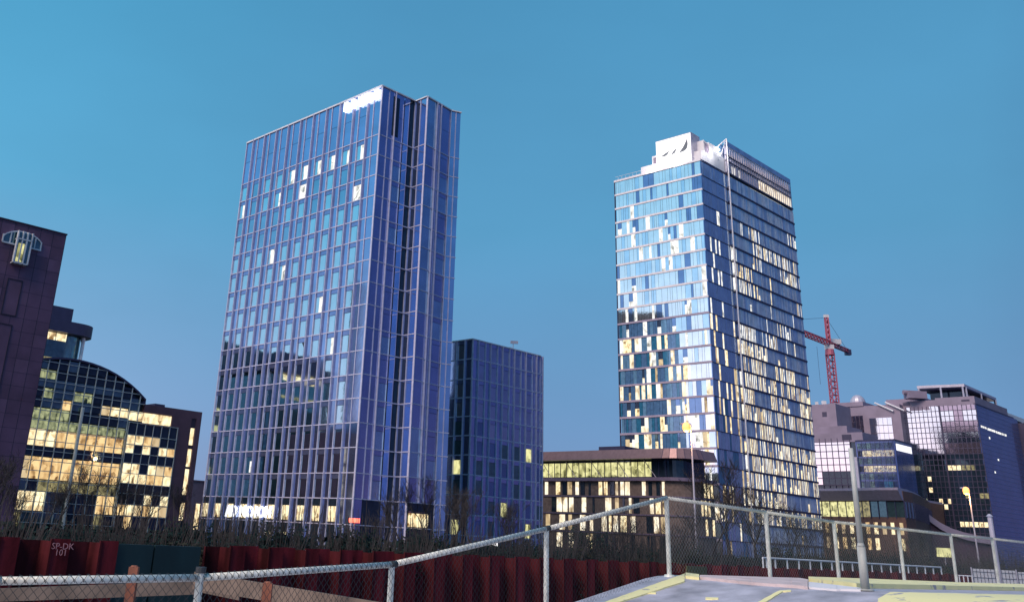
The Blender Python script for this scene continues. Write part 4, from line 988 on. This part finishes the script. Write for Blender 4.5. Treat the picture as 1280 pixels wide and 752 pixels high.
for k in range(2): wbx(pw, 3.2+1.66*k, 3.2+1.66*k+1.6, -6.6, PT_Z-.02, -.3, -.1, 'green_plate').build('dark_green_plate', pl)['label'] = 'smooth dark green plate'
sa = pw.px(857, 712)[0]; wbx(pw, sa, sa+1.7, -3, PT_Z-.05, .02, .08, 'olive').build('olive_plate', pl)
s_, h_ = pw.px(63, 684.5)
text_on('painted_marking', 'SP-DK', pw, s_, h_-.02, .07, .25, 'paint_pink', pl, .004, 1, 1, 0)
s_, h_ = pw.px(66, 692.5)
text_on('painted_marking', '101', pw, s_+.02, h_-.02, .07, .25, 'paint_pink', pl, .004, 1, 1, 0)

# white handrail on the pile wall
hr = thing('white_handrail', pw.P(pw.px(951, 707)[0], PT_Z, .1), 'white steel handrail standing on the sheet pile wall top', 'railing')
b = MB(); s0 = pw.px(951, 707)[0]; s1 = s0+22
b.tube(pw.P(s0, PT_Z+.48, .15), pw.P(s1, PT_Z+.42, .15), .05, .05, 6, 'frame_white'); b.build('top_rail', hr)
for k in range(19):
    s = s0+22*k/18; b = MB(); b.tube(pw.P(s, PT_Z-.02, .15), pw.P(s, PT_Z+.47, .15), .045, .045, 6, 'frame_white')
    if k == 0: b.tube(pw.P(s+.35, PT_Z-.02, .15), pw.P(s+.35, PT_Z+.47, .15), .045, .045, 6, 'frame_white')
    b.build('baluster', hr)
# white site barrier
wbw = Wl(at(1217, 731, 42), Vector((1, .25)), Vector((.25, -1)))
wz1 = at(1217, 710, 42).z; wz0 = -1.3
wbt = thing('white_mesh_barrier', wbw.P(0, wz0, 0), 'white sheeted mesh site barrier at far right behind the fence', 'barrier')
for k in range(2):
    b = MB(); s = 2.25*k; b.wbox(wbw, s+.05, s+2.2, wz0, wz1-.04*k, -.02, .0, 'white_wall')
    for j in range(12): b.wbox(wbw, s+.05+.18*j, s+.065+.18*j, wz0, wz1-.04*k, 0, .012, 'grid')
    for j in range(5): b.wbox(wbw, s+.05, s+2.2, wz1-.12-.22*j, wz1-.105-.22*j, 0, .014, 'grid')
    b.build('panel', wbt)
    b = MB(); b.tube(wbw.P(s, wz0, 0), wbw.P(s, wz1+.05, 0), .03, .03, 6, 'steel'); b.build('post', wbt)
# little rack
b = MB(); pr_ = at(1200, 727, 36); 
for k in range(4): b.tube(pr_+Vector((.15*k, 0, -.3)), pr_+Vector((.15*k, 0, .22)), .02, .02, 5, 'frame_white')
b.tube(pr_+Vector((-.02, 0, .22)), pr_+Vector((.5, 0, .22)), .02, .02, 5, 'frame_white')
tag(b.build('tube_rack', org=pr_), 'small white tube rack left of the white mesh barrier', 'rack')

# ------------------------------------------------------------------ DECK kerbs and markings
def lerp_tab(tab, x):
    for (a, ya), (b, yb) in zip(tab, tab[1:]):
        if x <= b: return ya+(yb-ya)*(x-a)/(b-a)
    return tab[-1][1]
def deckband(top, bot, m, name, h=.012, step=5, gap=None):
    """a thin raised sheet on the deck between two outlines measured on the photograph"""
    b = MB(); x = top[0][0]; x1 = top[-1][0]; last = None
    while True:
        ya, yb = lerp_tab(top, x), lerp_tab(bot, x); n_ = max(1, int((yb-ya)/2.5)); col_ = []
        t_a, t_b = deckhit(x, ya), deckhit(x, yb)
        for k in range(n_+1):
            f = k/n_; col_.append((t_a[0]+(t_b[0]-t_a[0])*f, t_a[1]+(t_b[1]-t_a[1])*f))
        if last:
            m_ = min(len(last), len(col_))-1
            for k in range(m_):
                g_ = lambda c_, kk: c_[min(len(c_)-1, kk if kk < m_ else len(c_)-1)]
                A_, B_, C_, D_ = g_(last, k), g_(col_, k), g_(col_, k+1), g_(last, k+1)
                b.hexa([dk(*A_, -.03), dk(*B_, -.03), dk(*C_, -.03), dk(*D_, -.03), dk(*A_, h), dk(*B_, h), dk(*C_, h), dk(*D_, h)], m, skip=(0,))
        last = col_
        if x >= x1: break
        x = min(x+step, x1)
    return tag(b.build(name), kind='structure')
deckband([(752, 755), (856, 717.6)], [(770, 755.1), (772, 754), (872, 722.5)], 'yellow', 'yellow_line', .015)
deckband([(857, 718), (874, 720.2)], [(857, 722.6), (874, 724.6)], 'yellow', 'yellow_kerb', .03)
deckband([(875, 721.2), (1000, 724.5), (1010, 726.5)], [(875, 723.6), (940, 730.8), (1000, 735), (1010, 736.5)], 'kerb', 'kerb', .03)
deckband([(1011, 728.5), (1076, 736.5)], [(1011, 735.5), (1040, 738), (1076, 738.8)], 'white_wall', 'kerb', .02)
deckband([(1011, 724.8), (1100, 727.5), (1200, 731.2), (1290, 733)], [(1011, 727), (1070, 734.5), (1150, 735.8), (1290, 738.2)], 'yellow', 'yellow_kerb', .05)
deckband([(1098, 752), (1112, 743.5), (1135, 743.8), (1290, 746.5)], [(1098, 756), (1290, 758)], 'yellow', 'yellow_kerb', .03)
deckband([(946, 754), (974, 738.5), (989, 738)], [(954, 754.1), (957, 753), (978, 740), (989, 739.3)], 'yellow', 'yellow_line', .01, 3)
for (x, y) in ((812, 741.5), (890, 748.5)): deckband([(x-8, y-1.2), (x+8, y-.8)], [(x-8, y+1), (x+8, y+.6)], 'yellow', 'paint_mark', .01, 4)

# ------------------------------------------------------------------ CHAIN-LINK FENCE
rail_pts = [at(-260, 738, 5.3), at(0, 725.5, 6.3), at(250, 721.5, 7.2), at(490, 705, 8.8), at(683, 660.5, 10.6), at(833, 622, 12.3)]
rp_ = [(957, 640), (1042, 652), (1123, 660.5), (1188, 668), (1240, 673)]
tpos = []
for (x, y), (xb, yb) in zip(rp_, ((961, 722), (1047, 724.5), (1128, 727), (1194, 729), (1249, 731))):
    s, h = onface(x, y, P0, EF); rail_pts.append(Vector((P0.x+EF.x*s, P0.y+EF.y*s, h)))
s, h = onface(1300, 680, P0, EF); rail_pts.append(Vector((P0.x+EF.x*s, P0.y+EF.y*s, h))); rail_pts.append(rail_pts[-1]+Vector((EF.x*5, EF.y*5, -.1)))
fence = thing('chain_link_fence', Vector((P0.x, P0.y, P0.z)), 'galvanised chain-link fence with round top rail crossing the foreground', 'fence')
for i, (p_, q_) in enumerate(zip(rail_pts, rail_pts[1:])):
    b = MB(); r_ = .025 if i < 5 else .020
    b.tube(p_, q_, r_, r_, 10, 'galv')
    if i in (2, 3): b.tube(q_-(q_-p_).normalized()*.02, q_+(q_-p_).normalized()*.05, r_*1.25, r_*1.25, 10, 'wire')
    b.build('top_rail', fence, smooth=True)
def gz(p_):
    w = Vector((p_.x, p_.y))-Vector((P0.x, P0.y)); return zt(w.dot(EF))
for i, p_ in enumerate(rail_pts[2:-1]):
    b = MB(); g_ = min(gz(p_), p_.z-.9); top = p_.z+(.05 if i == 0 else -.01)
    b.tube((p_.x, p_.y, g_), (p_.x, p_.y, top), .027, .027, 12, 'galv')
    b.tube((p_.x, p_.y, g_), (p_.x, p_.y, g_+.03), .07, .055, 12, 'galv')
    if i == 0: b.tube((p_.x, p_.y, top-.02), (p_.x, p_.y, top+.02), .036, .036, 12, 'wire')
    b.build('post', fence, smooth=False)
# mesh: zigzag wires wrapped over the rail
msh = MB(); msb = MB()
for i, (p_, q_) in enumerate(zip(rail_pts, rail_pts[1:])):
    d = Vector((q_.x-p_.x, q_.y-p_.y)); L = d.length; d.normalize(); n_ = Vector((d.y, -d.x))
    if n_.y > 0: n_ = -n_
    pitch = .031; nw = int(L/pitch); b = msh if i < 4 else msb; wr = .0019 if i < 3 else .0013
    m = 'wire' if i < 5 else 'wire_b'
    for k in range(nw):
        s0 = L*k/nw; zc0 = p_.z+(q_.z-p_.z)*k/nw
        bot = min(zt((Vector((p_.x, p_.y))+d*s0-Vector((P0.x, P0.y))).dot(EF)), zc0-.9)+.03
        last = None; j = 0; z = zc0+.035
        while z > bot:
            off = pitch*.5 if (j+k) % 2 else -pitch*.5
            o_ = .034 if (j+k) % 2 else .040
            if j == 0: o_ = .01
            w2 = Vector((p_.x, p_.y))+d*(s0+off)+n_*o_; P_ = Vector((w2.x, w2.y, z))
            if last is not None: b.tube(last, P_, wr, wr, 3, m, False)
            last = P_; z -= pitch*1.05; j += 1
        # knuckle round the rail
        if k % 2: continue
        w2 = Vector((p_.x, p_.y))+d*s0
        b.tube(Vector((w2.x, w2.y, zc0+.030))+Vector((n_.x, n_.y, 0))*.0, Vector((w2.x, w2.y, zc0-.012))+Vector((n_.x*.034, n_.y*.034, 0))+Vector((d.x, d.y, 0))*.02, wr*1.8, wr*1.8, 4, m, False)
msh.build('wire_mesh', fence, keep=True); msb.build('wire_mesh', fence, keep=True)

# light pole on the deck
t, q_ = deckhit(1082, 738); pb = dk(t, q_)
s = pb.length
rr = ray(1073.5, 560); dd_ = math.hypot(pb.x, pb.y); topz = rr.z*dd_/math.hypot(rr.x, rr.y)
lp = thing('steel_pole', pb, 'plain grey steel pole with thicker sleeve at its foot on the deck', 'pole')
b = MB(); b.tube(pb+Vector((0, 0, .42)), Vector((pb.x, pb.y, topz)), .030, .025, 14, 'pole_grey'); b.build('shaft', lp, smooth=True)
b = MB(); b.tube(pb, pb+Vector((0, 0, .42)), .044, .042, 14, 'pole_grey'); b.tube(pb+Vector((0, 0, .42)), pb+Vector((0, 0, .46)), .042, .030, 14, 'pole_grey'); b.tube(pb+Vector((0, 0, .0)), pb+Vector((0, 0, .02)), .085, .08, 14, 'pole_grey'); b.build('sleeve', lp, smooth=True)
# pole behind the last post
p_ = at(1237, 645, 24); b = MB(); b.tube((p_.x, p_.y, -2.5), p_, .07, .055, 10, 'steel'); b.tube(p_, p_+Vector((0, 0, .06)), .08, .02, 10, 'steel')
tag(b.build('bollard_pole', org=Vector((p_.x, p_.y, -2.5))), 'short dull pole rising behind the rightmost fence post', 'pole')

# timber barrier beyond the fence
tb = thing('timber_barrier', at(168, 740, 8.6), 'weathered timber board barrier with stakes behind the chain-link at lower left', 'barrier')
def board(x0, y0, x1, y1, d0, d1, hpx, m, name, th=.045):
    p_, q_ = at(x0, y0, d0), at(x1, y1, d1); b = MB(); dz0, dz1 = hpx*d0/FPX, hpx*d1/FPX
    b.hexa([p_-Vector((0, 0, dz0)), q_-Vector((0, 0, dz1)), q_+Vector((0, th, -dz1)), p_+Vector((0, th, -dz0)), p_, q_, q_+Vector((0, th, 0)), p_+Vector((0, th, 0))], m); return b.build(name, tb)
board(-60, 737, 252, 725.5, 8.8, 9.3, 14, 'wood', 'board'); board(243, 714, 480, 753, 9.0, 8.2, 18, 'wood', 'board'); board(252, 723, 300, 733, 9.3, 9.3, 14, 'wood', 'board')
for (x, y, d) in ((168, 708, 8.55), (335, 728, 8.3), (-40, 716, 8.5)):
    b = MB(); p_ = at(x, y, d); b.box((p_.x, p_.y, p_.z-.9), (.075, .06, 1.8), 'wood_o'); b.tube(p_-Vector((0, 0, .0)), p_+Vector((0, 0, .012)), .034, .024, 8, 'wood_o'); b.build('stake', tb)

# ------------------------------------------------------------------ STREET LAMPS
def lamp(x, y, d, zb, label):
    p_ = at(x, y, d); t = thing('street_lamp', Vector((p_.x+.3, p_.y, zb)), label, 'street lamp', 'sodium street lamps')
    b = MB(); b.tube((p_.x+.3, p_.y, zb), (p_.x+.3, p_.y, p_.z+.35), .13, .07, 8, 'steel'); b.build('pole', t)
    b = MB(); b.tube((p_.x+.3, p_.y, p_.z+.3), (p_.x-.5, p_.y-.3, p_.z+.45), .05, .05, 6, 'steel'); b.build('arm', t)
    b = MB(); b.box((p_.x-.35, p_.y-.25, p_.z+.32), (1.0, .36, .16), 'steel'); hd = b.build('lamp_head', t)
    b = MB()
    for k in range(-5, 5):
        a0, a1 = math.pi/2*k/5, math.pi/2*(k+1)/5
        b.tube((p_.x-.3, p_.y-.45, p_.z-.02-.5*math.sin(a0)), (p_.x-.3, p_.y-.45, p_.z-.02-.5*math.sin(a1)), max(.01, .42*math.cos(a0)), max(.01, .42*math.cos(a1)), 12, 'sodium', False)
    b.build('lens', hd)
    ld = bpy.data.lights.new('lamp_light', 'POINT'); ld.energy = 700; ld.color = (1, .5, .18); ld.shadow_soft_size = .3
    lo = bpy.data.objects.new('lamp_light', ld); COL.objects.link(lo); lo.parent = t; lo.location = Vector((p_.x-.3, p_.y-.45, p_.z-.9))-t.location
lamp(860, 534, 100, GZ, 'lit sodium street lamp in front of the pale office tower')
lamp(1208, 613, 130, GZ, 'lit sodium street lamp in front of the dark mirror block at right')

# small lit street sign behind hedge
p_ = at(611, 680, 75); b = MB(); b.box(p_, (1.3, .15, .38), 'sign'); b.tube((p_.x, p_.y+.1, GZ), (p_.x, p_.y+.1, p_.z-.2), .05, .05, 6, 'steel'); tag(b.build('lit_sign_board', org=Vector((p_.x, p_.y, GZ))), 'small white lit sign board low behind the pile wall', 'sign')
p_ = at(443, 650, 85); b = MB(); b.tube((p_.x, p_.y, GZ), (p_.x, p_.y, p_.z+.2), .06, .06, 6, 'steel'); b.box(p_, (.9, .3, .35), 'red_lamp'); tag(b.build('traffic_signal', org=Vector((p_.x, p_.y, GZ))), 'small red signal light at the foot of the hotel corner', 'signal')

p_ = at(1181, 690, 95); b = MB(); b.box(p_, (1.5, .15, .8), 'lit_yellow'); b.tube((p_.x, p_.y+.1, GZ), (p_.x, p_.y+.1, p_.z-.4), .05, .05, 6, 'steel'); tag(b.build('lit_notice_board', org=Vector((p_.x, p_.y, GZ))), 'yellow-green lit notice board low in the dark planting at right', 'sign')
sfw = Wl(at(1022, 726, 40), Vector((1, .62)), Vector((.62, -1))); zf = at(1022, 721, 40).z
sf = thing('low_site_fence', sfw.P(0, zf-.8, 0), 'low grey bar fence seen just over the deck kerb behind the pole', 'fence')
b = MB(); b.tube(sfw.P(0, zf, 0), sfw.P(7, zf-.05, 0), .02, .02, 5, 'steel')
for k in range(46): b.tube(sfw.P(.15*k, zf-.8, 0), sfw.P(.15*k, zf, 0), .009, .009, 4, 'steel')
b.build('bar_panel', sf)

# ------------------------------------------------------------------ TREES AND SHRUBS
def bare_tree(seed, H, spread=.5, depth=6):
    R = random.Random(seed); tr = MB(); cr = MB()
    def grow(p, d, L, r, lv):
        m = tr if lv == 0 else cr; n = 3 if lv < 3 else 2; q = p
        for k in range(n):
            d2 = (d+Vector((R.uniform(-.12, .12), R.uniform(-.12, .12), R.uniform(0, .1)))).normalized(); q2 = q+d2*(L/n); r = max(r, .013)
            r2 = r*(1-.35/n) if k < n-1 else r*.7
            m.tube(q, q2, r, r2, 6 if lv == 0 else (4 if lv < 3 else 3), 'bark', False); q, d, r = q2, d2, r2
            if lv >= 1 and lv < depth and R.random() < .8:
                sd_ = Vector((R.uniform(-1, 1), R.uniform(-1, 1), R.uniform(.1, .9))).normalized(); grow(q, (d*.45+sd_*.7).normalized(), L*.6, r*.6, lv+1 if lv > 1 else 2)
        if lv < depth:
            for _ in range(R.choice((2, 3)) if lv < 3 else 2):
                sd_ = Vector((R.uniform(-1, 1), R.uniform(-1, 1), R.uniform(0, .8))).normalized(); grow(q, (d*(1-spread)+sd_*spread).normalized(), L*R.uniform(.62, .82), r*.72, lv+1)
    grow(Vector((0, 0, 0)), Vector((0, 0, 1)), H*.28, H*.02, 0)
    zmax = max(v.z for v in cr.v)
    k = H/zmax
    for m in (tr, cr):
        for v in m.v: v *= k
    return tr, cr
protos = []
for i, (sd_, H, sp) in enumerate(((3, 10, .5), (11, 9, .42), (23, 12, .55))):
    t_, c_ = bare_tree(sd_, H, sp, 5); r = thing('bare_tree', Vector((0, 0, 0)), 'x', 'tree', 'bare winter trees before the buildings')
    t_.build('trunk', r); c_.build('crown', r); protos.append((r, H)); print('tree faces', len(c_.f))
used = [False]*3
def put_tree(i, x, ytop, d, label):
    r, H = protos[i]
    o = r if not used[i] else copy_tree(r); used[i] = True
    p_ = at(x, ytop, d); h = p_.z-GZ; k = h/H; o.location = (p_.x, p_.y, GZ); o.scale = (k*1.05, k*1.05, k); o.rotation_euler = (0, 0, rnd.uniform(0, 6)); o['label'] = label
TR = [
      (1, 888, 600, 100, 'bare tree between the sodium lamp and the pale tower corner'), (0, 960, 640, 104, 'low bare tree in front of the pale tower right face'), (2, 850, 650, 90, 'low bare tree behind the fence corner post'), (1, 1000, 650, 118, 'bare tree beside the right edge of the pale tower'),
      (0, 700, 655, 92, 'low bare tree at the left end of the brown office'), (2, 570, 600, 92, 'bare tree between hotel tower and lower glass wing'), (0, 85, 585, 88, 'bare tree before the lit lower floors of the arched hall'), (2, 190, 600, 100, 'bare tree before the brown slab end'), (1, 30, 600, 76, 'thin bare tree at the foot of the violet stone tower'),
      (2, 1060, 655, 135, 'low bare tree before the podium lit windows'),
      (0, 905, 570, 105, 'bare tree in front of the pale tower corner, tallest of its row'), (2, 940, 600, 112, 'bare tree just left of the tower mast foot'), (1, 870, 625, 95, 'bare tree below the sodium lamp by the brown office'), (2, 985, 625, 120, 'bare tree at the right foot of the pale tower'),
      (0, 540, 590, 88, 'bare tree in front of the folded hotel side'), (1, 590, 615, 84, 'bare tree before the lower glass wing'), (2, 640, 620, 96, 'bare tree at the right end of the lower glass wing'), (1, 505, 610, 80, 'bare tree beside the lit hotel canopy'),
      (0, 115, 572, 95, 'bare tree in front of the arched glass'), (1, 155, 590, 92, 'bare tree before the dark glazed bay of the slab building'), (2, 15, 560, 72, 'bare tree before the violet stone tower'), (1, 60, 600, 78, 'thin bare tree left before the lit arched hall'),
      (1, 240, 600, 110, 'thin bare tree between brown slab and hotel'), (0, 770, 640, 92, 'small bare tree before the brown office'), (2, 1030, 640, 140, 'bare tree before the podium left end'), (1, 1090, 650, 140, 'bare tree before the middle of the podium'), (0, 1150, 660, 150, 'bare tree before the curved ramp'), (2, 470, 640, 78, 'low bare tree at the hotel corner')]
for a_ in TR: put_tree(*a_)

def shrub(seed, n, m):
    R = random.Random(seed); b = MB(); lumps = [(Vector((R.uniform(-.75, .75), R.uniform(-.4, .4), R.uniform(.15, .8))), R.uniform(.25, .42)) for _ in range(9)]
    for _ in range(n):
        c_, r_ = R.choice(lumps); d = Vector((R.gauss(0, 1), R.gauss(0, 1), R.gauss(0, 1))).normalized()*r_*R.uniform(.4, 1.12); p_ = c_+d
        if p_.z < 0: p_.z = -p_.z*.3
        a_ = Vector((R.gauss(0, 1), R.gauss(0, 1), R.gauss(0, 1))).normalized(); e_ = a_.orthogonal().normalized(); s_ = R.uniform(.02, .045)
        b.face([p_-a_*s_, p_+e_*s_*.6, p_+a_*s_, p_-e_*s_*.6], m)
    for _ in range(70):
        p_ = Vector((R.uniform(-.8, .8), R.uniform(-.3, .3), .3)); b.tube((p_.x*.5, p_.y*.5, 0), p_+Vector((R.uniform(-.2, .2), 0, R.uniform(.5, 1.35))), .010, .004, 3, 'bark', False)
    return b
import numpy as np
vs, fs, ms = [], [], []; protos_s = []
for k in range(4):
    b = shrub(50+k, 3600, 'leaf' if k != 2 else 'leaf2'); v_ = np.array([tuple(v) for v in b.v]); protos_s.append((v_, b.f, [('leaf', 'leaf2', 'bark').index(b.mats[m]) for m in b.m]))
base = 0; s = -8.0; idx = 0
while s < 92:
    for row, off in enumerate((-1.9, -5.5)):
        v_, f_, m_ = protos_s[idx % 4]; idx += 1
        p_ = pw.P(s+rnd.uniform(-.4, .4)+row*.9, GZ, off-rnd.uniform(0, 1)); hh = (rnd.uniform(1.5, 2.3)+row*.35)*(1.08 if s > 30 else 1)
        a_ = math.atan2(PD.y, PD.x)+rnd.uniform(-.3, .3); ca, sa_ = math.cos(a_), math.sin(a_)
        X = v_[:, 0]*2.1; Y_ = v_[:, 1]*2.4; vs.append(np.stack([p_.x+X*ca-Y_*sa_, p_.y+X*sa_+Y_*ca, p_.z+v_[:, 2]*hh], 1))
        fs += [tuple(base+q for q in f) for f in f_]; ms += m_; base += len(v_)
    s += 2.05 if s < 40 else 2.6
me = bpy.data.meshes.new('hedge'); me.from_pydata(np.concatenate(vs).tolist(), [], fs); me.update()
for n_ in ('leaf', 'leaf2', 'bark'): me.materials.append(M[n_])
me.polygons.foreach_set('material_index', ms)
o = bpy.data.objects.new('hedge', me); COL.objects.link(o); tag(o, 'dark overgrown evergreen hedge right behind the sheet pile wall', 'hedge', kind='stuff')
b = MB(); b.wbox(pw, -30, 150, GZ, GZ+1.7, -12, -9.5, 'leaf'); 
R = random.Random(5); g2 = MB()
for _ in range(16000):
    p_ = pw.P(R.uniform(-20, 130), GZ+2.2*R.random()**.7, -R.uniform(8.2, 12)); a_ = Vector((R.gauss(0, 1), R.gauss(0, 1), R.gauss(0, 1))).normalized(); e_ = a_.orthogonal().normalized(); s_ = R.uniform(.1, .24)
    g2.face([p_-a_*s_, p_+e_*s_*.6, p_+a_*s_, p_-e_*s_*.6], 'leaf')
tag(g2.build('undergrowth', keep=True), 'dense dark undergrowth far behind the pile wall', 'undergrowth', kind='stuff')
